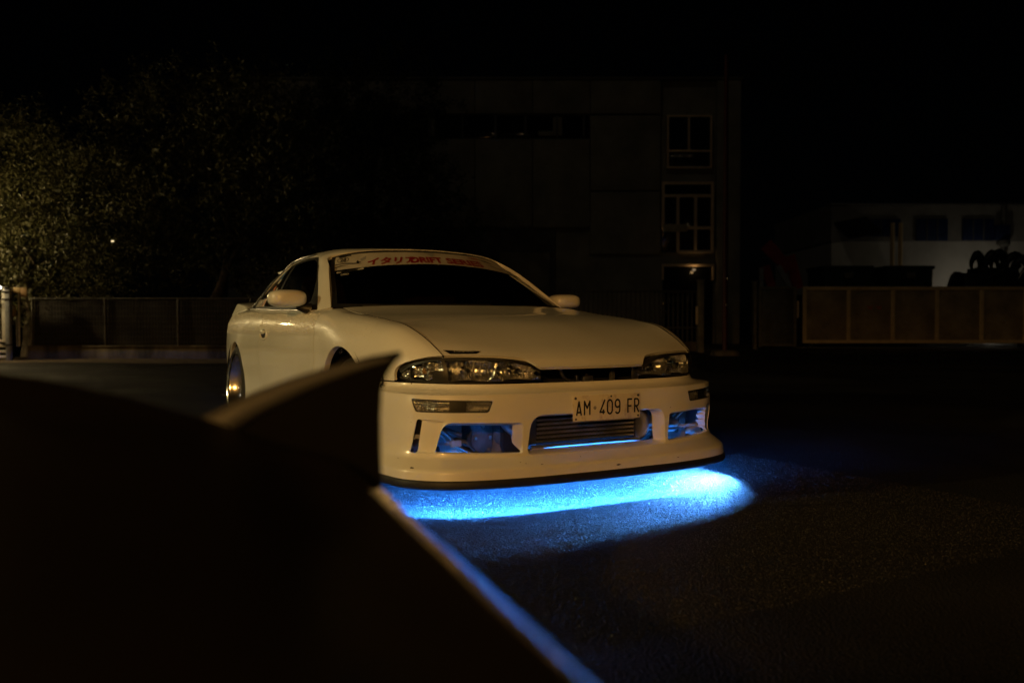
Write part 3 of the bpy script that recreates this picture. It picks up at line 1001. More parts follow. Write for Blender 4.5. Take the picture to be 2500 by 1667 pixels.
# ---- rear window, boot lid, tail
V, F = orient(*grid(REARG))
mk('rear_window', V, F, 'glass', car, 40)
TN = np.array(both([
 [(0,2.865,.872),(.25,2.862,.872),(.45,2.85,.870),(.60,2.83,.866)],
 [(0,3.1,.875),(.25,3.1,.875),(.42,3.1,.872),(.56,3.1,.866)],
 [(0,3.36,.868),(.22,3.36,.867),(.37,3.35,.862),(.47,3.34,.858)],
 [(0,3.45,.835),(.2,3.45,.833),(.33,3.44,.829),(.43,3.42,.82)]]))
boot = mk('boot_lid', *orient(*grid(surf(TN, .03, .03))), 'paint', car, 40)
TF = np.array(both([
 [(0,3.452,.832),(.25,3.45,.83),(.43,3.425,.82),(.56,3.37,.79)],
 [(0,3.50,.70),(.3,3.495,.70),(.48,3.47,.70),(.60,3.40,.70)],
 [(0,3.53,.55),(.3,3.525,.55),(.5,3.49,.55),(.605,3.41,.55)],
 [(0,3.52,.38),(.3,3.515,.38),(.5,3.48,.38),(.60,3.40,.37)],
 [(0,3.47,.22),(.3,3.465,.22),(.48,3.43,.22),(.58,3.36,.22)]]))
mk('rear_bumper', *orient(*grid(surf(TF, .03, .03))), 'paint', car, 40)
for sg in (1, -1):
    mk('tail_lamp', *join(bbox(*sorted((sg * .22, sg * .50)), 3.44, 3.505, .66, .79, .012)), 'tail', car, 40)
# duck-tail spoiler on the boot
PR = np.array([(2.84,.862),(2.925,.886),(3.08,.899),(3.19,.907),(3.215,.902),(3.33,.852),(3.425,.812),(3.40,.80),(3.10,.845)])
PR2 = np.array([(2.90,.872),(2.98,.889),(3.10,.905),(3.30,.925),(3.34,.922),(3.41,.87),(3.47,.825),(3.44,.81),(3.15,.865)])
xs = np.array([-.632, -.625, -.60, -.45, -.2, 0, .2, .45, .60, .625, .632])
G = []
for x in xs:
    t = 1 - min(1, (abs(x) / .632) ** 3)
    p = PR * (1 - t) + PR2 * t
    if abs(x) > .63:
        c = p.mean(0); p = c + (p - c) * .94
    G.append([(x, y, z) for y, z in p] + [(x, *p[0])])
G = np.array(G)
V, F = grid(G)
n9 = G.shape[1]
F += [tuple(range(n9 - 1)), tuple(range(len(V) - 2, len(V) - n9 - 1, -1))]
mk('boot_spoiler', *orient(V, F, np.array([0, 3.2, .86])), 'paint', car, 40)
# visor over the rear window
G = []
for x in np.linspace(-.55, .55, 13):
    d = abs(x) / .55
    z0 = 1.162 - .05 * d ** 2.4; y0 = 1.93 + .05 * d
    p = [(y0, z0 + .012), (y0 + .14, z0 + .006), (y0 + .27, z0 + .002 + .0 * d), (y0 + .275, z0 - .006), (y0 + .14, z0 - .022), (y0, z0 - .012)]
    G.append([(x, *q_) for q_ in p] + [(x, *p[0])])
G = np.array(G); V, F = grid(G); F += [tuple(range(6)), tuple(range(len(V) - 2, len(V) - 8, -1))]
mk('roof_spoiler', *orient(V, F, np.array([0, 2.05, 1.14])), 'paint', car, 40)

# ---- mirrors
for sg in (1, -1):
    V, F = ellip((0, 0, 0), (.102, .075, .047), 20, 36, 3.0)
    V[:, 1] *= 1 - .25 * np.sign(V[:, 1])
    V[:, 2] *= 1 - .9 * (V[:, 0] * sg < 0) * 0
    V = V + np.array([sg * .894, .755, .893])
    mir = mk('door_mirror', V, F, 'paint', car, 60)
    mk('mirror_glass', *ellip((sg * .894, .815, .893), (.088, .004, .037), 10, 24, 3.0), 'chrome', mir, 60)
    P = np.array([(sg * .83, .76, .852), (sg * .80, .74, .84), (sg * .765, .73, .835)])
    mk('mirror_arm', *tube(curve(P, 10), np.linspace(.02, .034, 10), 10), 'black', mir, 60)
# ---- headlamps
HLo = [(.258,-.858,.522),(.33,-.853,.519),(.40,-.845,.517),(.51,-.818,.516),(.60,-.778,.515),(.65,-.748,.516),(.71,-.675,.518),(.75,-.612,.523),(.772,-.566,.531)]
HUp = [(.275,-.866,.566),(.335,-.858,.595),(.41,-.846,.6095),(.515,-.806,.6155),(.61,-.760,.6160),(.662,-.728,.6145),(.712,-.678,.6055),(.750,-.620,.589),(.774,-.570,.563)]
HLo, HUp = np.array(HLo), np.array(HUp)
def hrow(t, push):
    P = HLo * (1 - t) + HUp * t
    k = push * 4 * t * (1 - t)
    return P + np.stack([np.linspace(0, .8, 9), -np.linspace(1, .6, 9), np.zeros(9)], 1) * k
HN = np.array([hrow(t, .010) for t in (0, .25, .5, .75, 1)])
HG = surf(HN, .007, .008)
def lampsurf(sg):
    V, F = grid(HG)
    V, F = orient(V, F, np.array([.45, -.4, .56]))
    return (V, F) if sg > 0 else mirror(V, F)
for sg in (-1, 1):
    V, F = lampsurf(sg)
    div = np.abs(V[:, 0]) - (.645 + (V[:, 2] - .515) * .10)
    head = clip(V, F, -div - .004)
    corn = clip(V, F, div - .004)
    u0, u1 = .258, .65
    lens = mk('headlamp', head[0], head[1], 'lens', car, 40)
    # dark rim of the lens
    b = np.array([.0])
    lo = np.interp(np.abs(V[:, 0]), HLo[:, 0], HLo[:, 2]); up = np.interp(np.abs(V[:, 0]), HUp[:, 0], HUp[:, 2])
    dd = np.minimum(V[:, 2] - lo, up - V[:, 2])
    rim = clip(V, F, .0065 - dd)
    mk('lamp_rim', offs(rim[0], rim[1], .0012), rim[1], 'black', lens, 40)
    dvs = clip(V, F, .006 - np.abs(div))
    top = np.array([HUp * [sg, 1, 1], HUp * [sg, 1, 1] + [0, .012, .004], HUp * [sg, 1, 1] + [0, .06, .002]])
    mk('lamp_shelf', *grid(np.array([curve(t_, 40) for t_ in top])), 'black', lens, 40)
    mk('lamp_divider', offs(dvs[0], dvs[1], .001), dvs[1], 'black', lens, 40)
    # reflector bowls
    nu, nv = 26, 80
    UU, VV_ = np.meshgrid(np.linspace(0, 1, nu), np.linspace(0, 1, nv), indexing='ij')
    Gd = surf(HN, .12 / 25, .0024)
    H2 = Gd
    Q = H2.copy()
    x = np.abs(Q[..., 0])
    tt = np.linspace(0, 1, Q.shape[0])[:, None]
    bowl = np.zeros_like(x)
    for c, w in ((.355, .095), (.555, .100)):
        e = 1 - ((x - c) / w) ** 2 - ((tt - .5) / .62) ** 2
        bowl = np.maximum(bowl, np.sqrt(np.clip(e, 0, None)))
    zig = np.abs(((x / .019) % 1) * 2 - 1)
    Q[..., 1] += .022 + .080 * bowl + .0055 * zig
    Q[..., 2] = .5655 + (Q[..., 2] - .5655) * (.93 - .12 * bowl)
    rv, rf = grid(Q)
    rv, rf = clip(rv, rf, .652 - np.abs(rv[:, 0]))
    if sg < 0:
        rv, rf = mirror(rv, rf)
    mk('lamp_reflector', rv, rf, 'reflector', lens, 70)
    for c in (.355, .555):
        yy = np.interp(c, HLo[:, 0], HLo[:, 1])
        mk('bulb', *lathe([(.001, -.045), (.010, -.044), (.011, -.02), (.009, .0), (.016, .004), (.017, .03)], 14, 'y', (sg * c, yy + .075, .566)), 'chrome', lens, 40)
    P = np.array([(sg * .454, -.80, .526), (sg * .456, -.79, .565), (sg * .454, -.78, .605)])
    mk('lamp_web', *tube(curve(P, 8), .006, 8), 'chrome', lens, 60)
    # housing
    Q = HG.copy(); Q[..., 1] += .125; Q[..., 0] *= .97
    hv, hf = grid(Q)
    if sg < 0:
        hv, hf = mirror(hv, hf)
    mk('lamp_housing', hv, hf, 'gap', lens, 40)
    edge = []
    # corner lamp
    cl = mk('corner_lamp', corn[0], corn[1], 'clearlens', car, 40)
    W = corn[0].copy()
    a = np.abs(W[:, 0])
    N_ = normals(corn[0], corn[1])
    dep = .010 + .020 * np.abs(np.sin((a - .65) * 55)) + .004 * np.sin(W[:, 2] * 330)
    W[:, :3] -= N_ * dep[:, None]
    mk('lamp_reflector', W, corn[1], 'reflector', cl, 70)
    mk('bulb', *ellip((sg * .700, -.655, .562), (.011, .011, .014), 8, 12), 'amber', cl)
    if sg < 0:
        k = clip(corn[0], corn[1], .600 * 0 + np.minimum(.567 - corn[0][:, 2], .690 - np.abs(corn[0][:, 0])) - .0)
        mk('lamp_tape', offs(k[0], k[1], .0015), k[1], 'black', cl, 40)
# dark bay behind the lamps and under the hood edge
mk('bay_liner', *join(box(-.66, .66, -.66, -.64, .40, .66)), 'gap', car, 0)
mk('bay_floor', *join(box(-.50, .50, -.83, -.64, .470, .480)), 'gap', car, 0)
for sg in (-1, 1):
    mk('bay_liner', *box(*sorted((sg * .745, sg * .735)), -.62, -.30, .40, .60), 'gap', car, 0)

# ---- things seen through the slot between the headlamps
P = np.array([(-.124,-.80,.575),(-.120,-.80,.545),(-.103,-.80,.522),(-.07,-.80,.506),(-.045,-.80,.502)])
mk('hood_catch', *tube(curve(P, 16), .0085, 8), 'alloy', car, 60)
mk('catch_bracket', *join(bbox(-.046,-.030,-.805,-.79,.49,.532,.003), bbox(-.004,.05,-.80,-.785,.495,.527,.004), bbox(-.06,.06,-.80,-.76,.488,.503,.004)), 'alloy', car, 40)
mk('radiator_post', *join(bbox(.146,.170,-.80,-.78,.48,.60,.006)), 'chassis', car, 40)
mk('radiator_post', *join(bbox(-.215,-.198,-.76,-.74,.48,.60,.006)), 'chassis', car, 40)
mk('lamp_bracket', *join(bbox(.262,.300,-.80,-.795,.505,.565,.004)), 'alloy', car, 40)
mk('hood_bolt', *lathe([(.0, -.006), (.008, -.006), (.009, 0)], 8, 'y', (.02, -.79, .53)), 'gap', car, 30)

# ---- intercooler
ic = mk('intercooler', *bbox(-.262, .262, -.815, -.75, .214, .40, .004), 'gap', car, 40)
for k in range(8):
    z = .252 + k * .0185
    mk('cooler_bar', *bbox(-.258, .258, -.826, -.79, z, z + .0092, .003), 'alloy', ic, 40)
    fins = []
    n = 60
    xs_ = np.linspace(-.256, .256, n)
    fv = []; ff = []
    for i in range(n - 1):
        za, zb = (z + .0092, z + .0182) if i % 2 == 0 else (z + .0182, z + .0092)
        k0 = len(fv)
        fv += [(xs_[i], -.818, za), (xs_[i + 1], -.818, zb), (xs_[i + 1], -.79, zb), (xs_[i], -.79, za)]
        ff.append((k0, k0 + 1, k0 + 2, k0 + 3))
    mk('cooler_fin', fv, ff, 'core', ic, 0)
mk('cooler_rail', *tube(np.array([(x, -.843, .2390) for x in np.linspace(-.30, .27, 10)]), .0085, 10), 'alloy', ic, 50)
mk('cooler_rail', *bbox(-.266, .266, -.830, -.775, .404, .415, .004), 'alloy', ic, 40)
for sg in (-1, 1):
    A = []
    for t, hw, d in ((0, .098, .036), (.35, .092, .040), (.7, .07, .042), (1, .045, .034)):
        x = sg * (.262 + t * .085)
        ring_ = [(x, -.790 + d * math.copysign(abs(math.cos(a)) ** .6, math.cos(a)), .305 + hw * math.copysign(abs(math.sin(a)) ** .5, math.sin(a))) for a in np.linspace(0, 2 * math.pi, 25)]
        A.append(ring_)
    A.append([(sg * .352, -.79, .305)] * 25)
    mk('cooler_tank', *orient(*grid(np.array(A)), np.array([sg * .29, -.79, .305])), 'alloy', ic, 60)
    P = np.array([(sg * .345, -.785, .30), (sg * .43, -.78, .295), (sg * .53, -.75, .28), (sg * .60, -.66, .27), (sg * .62, -.5, .30)])
    if sg < 0:
        P = np.array([(-.335, -.785, .31), (-.352, -.76, .33), (-.36, -.70, .38), (-.36, -.60, .42)])
    mk('boost_pipe', *tube(curve(P, 30), .034, 16), 'alloy', ic, 60)
    if sg > 0:
        mk('hose_clamp', *lathe([(.0355, -.006), (.037, -.005), (.037, .005), (.0355, .006)], 20, 'x', (sg * .415, -.7805, .296)), 'trim', ic, 60)

# ---- chassis bits behind the bumper openings
for sg in (-1, 1):
    mk('chassis_rail', *join(bbox(*sorted((sg * .40, sg * .475)), -.66, -.1, .24, .42, .012), bbox(*sorted((sg * .39, sg * .49)), -.675, -.655, .20, .44, .006)), 'chassis', car, 40)
    mk('splash_guard', *join(bbox(*sorted((sg * .50, sg * .755)), -.60, -.585, .17, .47, .01)), 'innerwhite', car, 40)
    P = np.array([(sg * .66,-.66,.315),(sg * .60,-.67,.265),(sg * .53,-.68,.225),(sg * .46,-.69,.198)])
    mk('brake_duct', *tube(curve(P, 16), .011, 10), 'alloy', car, 60)
    P = np.array([(sg * .62,-.655,.318),(sg * .57,-.66,.30),(sg * .535,-.66,.285)])
    mk('tow_strap', *tube(curve(P, 10), .010, 6), 'chassis', car, 60)
    mk('bumper_stay', *join(bbox(*sorted((sg * .57, sg * .80)), -.70, -.692, .252, .268, .003), bbox(*sorted((sg * .555, sg * .605)), -.708, -.700, .243, .272, .003)), 'innerwhite', car, 40)
    mk('duct_plate', np.array([(sg * .345,-.64,.34),(sg * .36,-.70,.20),(sg * .47,-.64,.205),(sg * .44,-.62,.34)]), [(0, 1, 2, 3)], 'chassis', car, 0)
    mk('horn', *lathe([(.0, .0), (.05, .004), (.056, .012), (.05, .022), (.02, .03), (.018, .05)], 24, 'y', (sg * .335, -.69, .285)), 'chassis', car, 50)
    mk('bumper_beam', *bbox(*sorted((sg * .02, sg * .52)), -.66, -.60, .425, .465, .01), 'chassis', car, 40)
    P = np.array([(sg * .645,-.66,.335),(sg * .652,-.66,.30),(sg * .647,-.66,.25),(sg * .64,-.66,.222)])
    mk('drain_hose', *tube(curve(P, 12), [.005] * 8 + [.006, .008, .009, .007], 8), 'rubber', car, 60)
for sg in (-1, 1):
    P = np.array([(sg * .705,-.70,.36),(sg * .66,-.685,.33),(sg * .60,-.68,.285),(sg * .55,-.70,.235),(sg * .50,-.72,.21)])
    mk('brake_hose', *tube(curve(P, 20), .0075, 8), 'trim', car, 60)
    P = np.array([(sg * .52,-.685,.345),(sg * .50,-.69,.31),(sg * .515,-.69,.27),(sg * .49,-.70,.22)])
    mk('wiring', *tube(curve(P, 20), .005, 6), 'rubber', car, 60)
    for (x, z) in ((.405,.36),(.475,.36),(.405,.27),(.475,.27),(.44,.32)):
        mk('chassis_bolt', *lathe([(0, -.008), (.007, -.008), (.009, -.003), (.009, 0)], 8, 'y', (sg * x, -.676, z)), 'alloy', car, 30)
    mk('radius_arm', *tube(np.array([(sg * .40,-.67,.215),(sg * .53,-.60,.255),(sg * .66,-.45,.28)]), .014, 10), 'chassis', car, 60)
mk('undertray', *join(box(-.74, .74, -.62, 3.3, .17, .18)), 'gap', car, 0)
mk('radiator', *bbox(-.36, .36, -.70, -.66, .18, .56, .01), 'gap', car, 0)
mk('firewall', *box(-.70, .70, .30, .32, .18, .80), 'gap', car, 0)

# ---- number plate
PX0, PX1, PZ0, PZ1, PY = -.157, .194, .349, .4575, -.9495
plate = mk('number_plate', *bbox(PX0, PX1, PY, PY + .0035, PZ0, PZ1, .0015), 'plate', car, 40, label='white number plate reading AM 409 FR')
def glyph(ch):
    if ch == 'A': return [[(0,0),(.5,1),(1,0)],[(.2,.22),(.8,.22)]]
    if ch == 'M': return [[(0,0),(0,1),(.5,.5),(1,1),(1,0)]]
    if ch == '4': return [[(1,1),(0,.14),(1,.14)],[(.68,.32),(.68,0)]]
    if ch == '0': return [arc(.5,.72,.5,.28,0,180) + arc(.5,.28,.5,.28,180,360) + [(1,.72)]]
    if ch == '9': return [arc(.5,.72,.5,.28,0,180) + arc(.5,.70,.5,.26,180,330) , [(1,.72),(1,.28)] + arc(.5,.26,.5,.26,0,-150)]
    if ch == 'F': return [[(0,0),(0,1),(1,1)],[(0,.5),(.85,.5)]]
    if ch == 'R': return [[(0,0),(0,1),(.5,1)] + arc(.5,.74,.5,.26,90,-90) + [(0,.48)],[(.4,.48),(1,0)]]
W_, H_ = PX1 - PX0, PZ1 - PZ0
for ch, u0, u1, v0, v1 in (('A',.050,.117,.235,.765),('M',.163,.240,.235,.765),('4',.390,.462,.235,.80),('0',.500,.572,.235,.775),('9',.617,.685,.235,.775),('F',.808,.873,.225,.765),('R',.912,.976,.225,.765)):
    L = [[(PX0 + W_ * (u0 + (u1 - u0) * a), PZ0 + H_ * (v0 + (v1 - v0) * b)) for a, b in st] for st in glyph(ch)]
    V, F = strokes(L, .0078)
    mk('plate_character', [(a, PY - .0006, b) for a, b in V], F, 'ink', plate, 0)
V, F = strokes([arc(PX0 + W_ * .315, PZ0 + H_ * .5, .0058, .0058, 0, 360, 18)], .0024)
mk('plate_seal', [(a, PY - .0006, b) for a, b in V], F, 'ink', plate, 0)
V, F = strokes([arc(PX0 + W_ * .315, PZ0 + H_ * .5, .0016, .0016, 0, 360, 10)], .0022)
mk('plate_seal', [(a, PY - .0006, b) for a, b in V], F, 'ink', plate, 0)
for u_, v_, r_ in ((.035,.90,.0056),(.965,.91,.0058),(.555,.92,.0042),(.04,.095,.0042),(.965,.10,.0042)):
    mk('plate_bolt', *lathe([(.0, -.004), (r_ * .7, -.004), (r_, -.002), (r_, .002)], 12, 'y', (PX0 + W_ * u_, PY, PZ0 + H_ * v_)), 'chassis', plate, 40)

# ---- hood sticker
tp = [(-.632,.05),( -.458,.05),(-.481,.0),(-.600,.0)]
HP = HOOD.reshape(-1, 3)
def onhood(x, y, lift=.0012):
    d = (HP[:, 0] - x)**2 + (HP[:, 1] - y)**2
    i = np.argsort(d)[:4]; w = 1 / (d[i] + 1e-7); z = (HP[i, 2] * w).sum() / w.sum()
    return (x, y, z + lift)
Q = [(-.620,-.7335),(-.594,-.7405),(-.568,-.7475),(-.541,-.7545),(-.514,-.761),(-.483,-.748),(-.512,-.740),(-.540,-.732),(-.589,-.7165),(-.637,-.699)]
tape = mk('hood_sticker', [onhood(x, y, .0015) for x, y in Q], [(0, 1, 8, 9), (1, 2, 7, 8), (2, 3, 6, 7), (3, 4, 5, 6)], 'ink', hood, 0)
serif = {'T': [[(0,1),(1,1)],[(.5,1),(.5,0)],[(.3,0),(.7,0)],[(0,1),(0,.8)],[(1,1),(1,.8)]], 'O': [arc(.5,.5,.5,.5,0,360,14)], 'U': [[(.15,1),(.15,.35)] + arc(.5,.35,.35,.35,180,360) + [(.85,1)],[(0,1),(.3,1)],[(.7,1),(1,1)]],
         'G': [arc(.5,.5,.5,.5,45,360,12) + [(.6,.5)]], 'E': [[(1,.8),(1,1),(.1,1),(.1,0),(1,0),(1,.2)],[(.1,.5),(.7,.5)],[(.0,1),(.2,1)],[(0,0),(.2,0)]]}
a0, a1 = np.array([-.6065,-.7285]), np.array([-.517,-.7525])      # baseline runs along the sticker
ax = a1 - a0; up2 = np.array([.004, .0235]) * .62
for i, ch in enumerate('TOUGE'):
    for st in serif[ch]:
        pts = [((i + .12 + a * .72) / 5, .12 + b * .76) for a, b in st]
        V, F = strokes([[(p[0] * .135, p[1] * .022) for p in pts]], .0032 if ch in 'TUE' else .0032)
        W = [onhood(*(a0 + ax * (x / .135) + up2 * (y / .022)), .005) for x, y in V]
        mk('sticker_letter', W, F, 'silver_ink', tape, 0)

# ---- bumper pin hanging at the fender seam
P = np.array([(-.8045,-.452,.552),(-.8075,-.457,.53),(-.809,-.462,.515),(-.811,-.466,.502)])
pin = mk('bumper_pin', *tube(curve(P, 10), .0042, 6), 'rubber', car, 60)
mk('pin_head', *lathe([(.0, -.010), (.004, -.010), (.0065, -.007), (.007, .004), (.0, .005)], 14, 'y', (-.814, -.473, .496)), 'chrome', pin, 40)
mk('pin_washer', *lathe([(.0, -.003), (.0095, -.003), (.0105, .001), (.0105, .004), (.0, .005)], 16, 'y', (-.812, -.466, .494)), 'rubber', pin, 40)

# ---- wheels
def wheel(parent, x, y, z, r, rim, width, sg, camber=0.0):
    w = empty('wheel', (sg * x, y, z), 0, parent)
    w.rotation_euler = (0, R(camber) * sg, 0)
    o = lambda h: h * sg
    rimp = [(rim * .985, -.004), (rim, 0), (rim + .004, .004), (rim + .003, -.010), (rim * .955, -.014), (rim * .93, -.03), (rim * .90, -.085), (rim * .80, -.105), (rim * .80, -width)]
    rimp = [(a, o(h)) for a, h in rimp]
    mk('rim', *orient(*lathe(rimp, 72, 'x'), np.array([sg * .5, 0, 0])), 'rimmetal', w, 50)
    tp = [(rim * .97, o(-.006)), (rim + .012, o(.002)), (rim + .028, o(-.004)), (r - .012, o(-.022)), (r, o(-.045)), (r, o(-width + .04)), (r - .02, o(-width + .01)), (rim, o(-width))]
    mk('tyre', *orient(*lathe(tp, 72, 'x'), np.zeros(3)), 'tyre', w, 45)
    V, F = lathe([(rim * .22, o(-.085)), (rim * .20, o(-.075)), (.03, o(-.07)), (.0, o(-.068))], 30, 'x')
    parts = [(V, F)]
    mk('hub', V, F, 'alloy', w, 50)
    for k in range(5):
        a = 2 * math.pi * k / 5 + .3
        sp = []
        for rr, wd, h0 in ((rim * .18, .030, -.080), (rim * .5, .024, -.090), (rim * .86, .034, -.098)):
            c = np.array([0, math.cos(a), math.sin(a)]); t = np.array([0, -math.sin(a), math.cos(a)])
            sp.append([c * rr + t * wd + [o(h0), 0, 0], c * rr - t * wd + [o(h0), 0, 0], c * rr - t * wd + [o(h0 - .03), 0, 0], c * rr + t * wd + [o(h0 - .03), 0, 0], c * rr + t * wd + [o(h0), 0, 0]])
        mk('spoke', *grid(np.array(sp)), 'alloy', w, 40)
    mk('brake_disc', *lathe([(.07, o(-.13)), (rim * .7, o(-.13)), (rim * .7, o(-.15)), (.07, o(-.15))], 40, 'x'), 'chassis', w, 30)
    return w
for sg in (-1, 1):
    wheel(car, .826, .005, .302, .302, .232, .22, sg, -3)
    wheel(car, .806, 2.515, .303, .303, .240, .24, sg, -2.5)

# ---- cabin
mk('dashboard', *join(bbox(-.68, .68, .40, .75, .55, .80, .05)), 'dash', car, 60)
mk('cabin_floor', *join(box(-.70, .70, .35, 2.7, .22, .24), box(-.70, .70, 2.0, 2.7, .24, .60)), 'dash', car, 0)
for sg in (-1, 1):
    st_ = mk('seat', *bbox(sg * .36 - .23, sg * .36 + .23, 1.0, 1.5, .32, .48, .05, 3), 'seat', car, 60)
    V, F = bbox(-.23, .23, -.07, .07, 0, .62, .06, 3)
    V[:, 1] += V[:, 2] * .35
    V[:, 0] *= 1 - .25 * np.clip((V[:, 2] - .35) / .27, 0, 1)
    mk('seat_back', V + np.array([sg * .36, 1.48, .44]), F, 'seat', st_, 60)
V, F = tube(np.array([(.36 + .17 * math.cos(a), .86 - .06 * math.sin(a), .74 + .155 * math.sin(a)) for a in np.linspace(0, 2 * math.pi, 36, endpoint=False)]), .014, 8, closed=True)
sw_ = mk('steering_wheel', V, F, 'dash', car, 60)
mk('steering_hub', *bbox(.24, .48, .85, .87, .71, .76, .01), 'dash', sw_, 40)
mk('inner_mirror', *bbox(-.10, .10, .93, .95, 1.085, 1.13, .012), 'dash', car, 60)
mk('headliner', *join(*[orient(*grid(surf(roof_full[3:12] - np.array([0, 0, .03]), .08, .1)))]), 'dash', car, 40)
# wiper at the foot of the windshield
P = np.array([(-.60,.36,.848),(-.40,.30,.852),(-.15,.26,.855),(.1,.25,.857)])
mk('wiper', *tube(curve(P, 16), .006, 6), 'black', car, 60)
mk('cowl', *grid(np.array([[(x, .235 + .28 * (abs(x) / .73) ** 2.2 + d, .838 - .0 * abs(x) + dz) for x in np.linspace(-.72, .72, 30)] for d, dz in ((-.02, -.02), (.01, -.004), (.05, -.01))])), 'black', car, 40)

# ---- rain drops standing on the flank, mirrors and hood
def drops(name, G, sel, n, parent, r0, r1, sg=1):
    V, F = grid(G); V, F = orient(V, F, np.array([0, 1.2, .5])); N_ = normals(V, F)
    idx = np.where(sel(V))[0]
    pick = rng.choice(idx, n)
    ico = [(0, 0, 1)] + [(.894 * math.cos(a), .894 * math.sin(a), .447) for a in np.arange(5) * 1.2566] + [(math.cos(a + .628), math.sin(a + .628), -.1) for a in np.arange(5) * 1.2566]
    ico = np.array(ico)
    ft = [(0, 1 + k, 1 + (k + 1) % 5) for k in range(5)] + [(1 + k, 6 + k, 1 + (k + 1) % 5) for k in range(5)] + [(1 + (k + 1) % 5, 6 + k, 6 + (k + 1) % 5) for k in range(5)]
    AV = []; AF = []
    for i in pick:
        p = V[i][:3] + rng.normal(0, .006, 3) * (1 - np.abs(N_[i]))
        nn = N_[i]; t = np.cross(nn, [0.3, 0.1, 1.0]); t /= np.linalg.norm(t); b_ = np.cross(nn, t)
        r_ = r0 + (r1 - r0) * rng.random() ** 2.5
        p = p - nn * ((p - V[i][:3]) @ nn)
        k = len(AV)
        for q in ico:
            AV.append(p + r_ * (q[0] * t + q[1] * b_ * 1.15 + q[2] * nn * .6))
        AF += [tuple(k + a for a in f) for f in ft]
    AV = np.array(AV)
    if sg < 0:
        AV, AF = mirror(AV, AF)
    return mk(name, AV, AF, 'water', parent, 80, kind='stuff')
M['water'] = principled('water_drop', (0.75, 0.74, 0.70), 0.16, spec=1.0, coat=.3, coat_rough=.1)
inn = lambda y0, y1, z0, z1: (lambda V: (V[:, 1] > y0) & (V[:, 1] < y1) & (V[:, 2] > z0) & (V[:, 2] < z1))
drops('rain_drops', SIDEG, inn(.49, 1.69, .70, .81), 2300, panels['door', -1], .0016, .0046, -1)
drops('rain_drops', SIDEG, inn(.49, 1.69, .45, .70), 300, panels['door', -1], .0010, .0028, -1)
drops('rain_drops', SIDEG, inn(1.75, 3.2, .68, .83), 1700, panels['rear_quarter', -1], .0016, .0046, -1)
drops('rain_drops', SIDEG, inn(-.3, .46, .62, .79), 260, panels['front_fender', -1], .0010, .0030, -1)
drops('rain_drops', HOOD, inn(-.85, .2, .58, .9), 260, hood, .0010, .0026)

# ================================================================== the yard (axes along and across the camera's line of sight)
yr_ = R(YAW)
FW = np.array([math.sin(yr_), math.cos(yr_), 0]); RT = np.array([math.cos(yr_), -math.sin(yr_), 0])
def Wd(r_, d, z=0.0):
    """point r metres across and d metres along the yard from where the photographer stands"""
    return np.array([CAM[0], CAM[1], 0]) + RT * r_ + FW * d + np.array([0, 0, z])
ROT = -yr_
def yard(name, r_, d, z=0.0, turn=0.0, **kw):
    return empty(name, Wd(r_, d, z), ROT + turn, None, **kw)

# ground
M['asphalt'] = principled('wet_asphalt', (0.05, 0.05, 0.05), 0.6, spec=.3)
def asphalt():
    m = M['asphalt']; b = m.node_tree.nodes['Principled BSDF']
    tc = nd(m, 'ShaderNodeTexCoord')
    big = nd(m, 'ShaderNodeTexNoise', Scale=0.35, Detail=5, Roughness=.6)
    fine = nd(m, 'ShaderNodeTexNoise', Scale=105.0, Detail=3, Roughness=.75)
    vor = nd(m, 'ShaderNodeTexVoronoi', Scale=110.0)
    for n in (big, fine, vor):
        lk(m, tc.outputs['Object'], n.inputs['Vector'])
    r1 = nd(m, 'ShaderNodeValToRGB'); r1.color_ramp.elements[0].position = .40; r1.color_ramp.elements[1].position = .64
    r1.color_ramp.elements[0].color = (.0025, .0025, .0026, 1); r1.color_ramp.elements[1].color = (.024, .024, .0245, 1)
    lk(m, fine.outputs['Fac'], r1.inputs[0])
    r2 = nd(m, 'ShaderNodeMapRange'); r2.inputs['From Min'].default_value = .35; r2.inputs['From Max'].default_value = .65
    r2.inputs['To Min'].default_value = .62; r2.inputs['To Max'].default_value = 1.1
    lk(m, big.outputs['Fac'], r2.inputs[0])
    mu = nd(m, 'ShaderNodeMixRGB', blend_type='MULTIPLY'); mu.inputs[0].default_value = 1
    lk(m, r1.outputs[0], mu.inputs[1]); lk(m, r2.outputs[0], mu.inputs[2])
    lk(m, mu.outputs[0], b.inputs['Base Color'])
    r3 = nd(m, 'ShaderNodeMapRange'); r3.inputs['From Min'].default_value = .4; r3.inputs['From Max'].default_value = .62
    r3.inputs['To Min'].default_value = .42; r3.inputs['To Max'].default_value = .74
    lk(m, big.outputs['Fac'], r3.inputs[0]); lk(m, r3.outputs[0], b.inputs['Roughness'])
    ad = nd(m, 'ShaderNodeMath', operation='MULTIPLY_ADD'); ad.inputs[1].default_value = .7
    lk(m, vor.outputs['Distance'], ad.inputs[0]); lk(m, fine.outputs['Fac'], ad.inputs[2])
    bp = nd(m, 'ShaderNodeBump', Strength=1.0, Distance=.010)
    lk(m, ad.outputs[0], bp.inputs['Height']); lk(m, bp.outputs[0], b.inputs['Normal'])
asphalt()
c0 = Wd(0, 30)
ground = mk('ground', [(c0[0] + a, c0[1] + b, 0) for a, b in ((-150, -150), (150, -150), (150, 150), (-150, 150))], [(0, 1, 2, 3)], 'asphalt', None, 0, kind='structure')
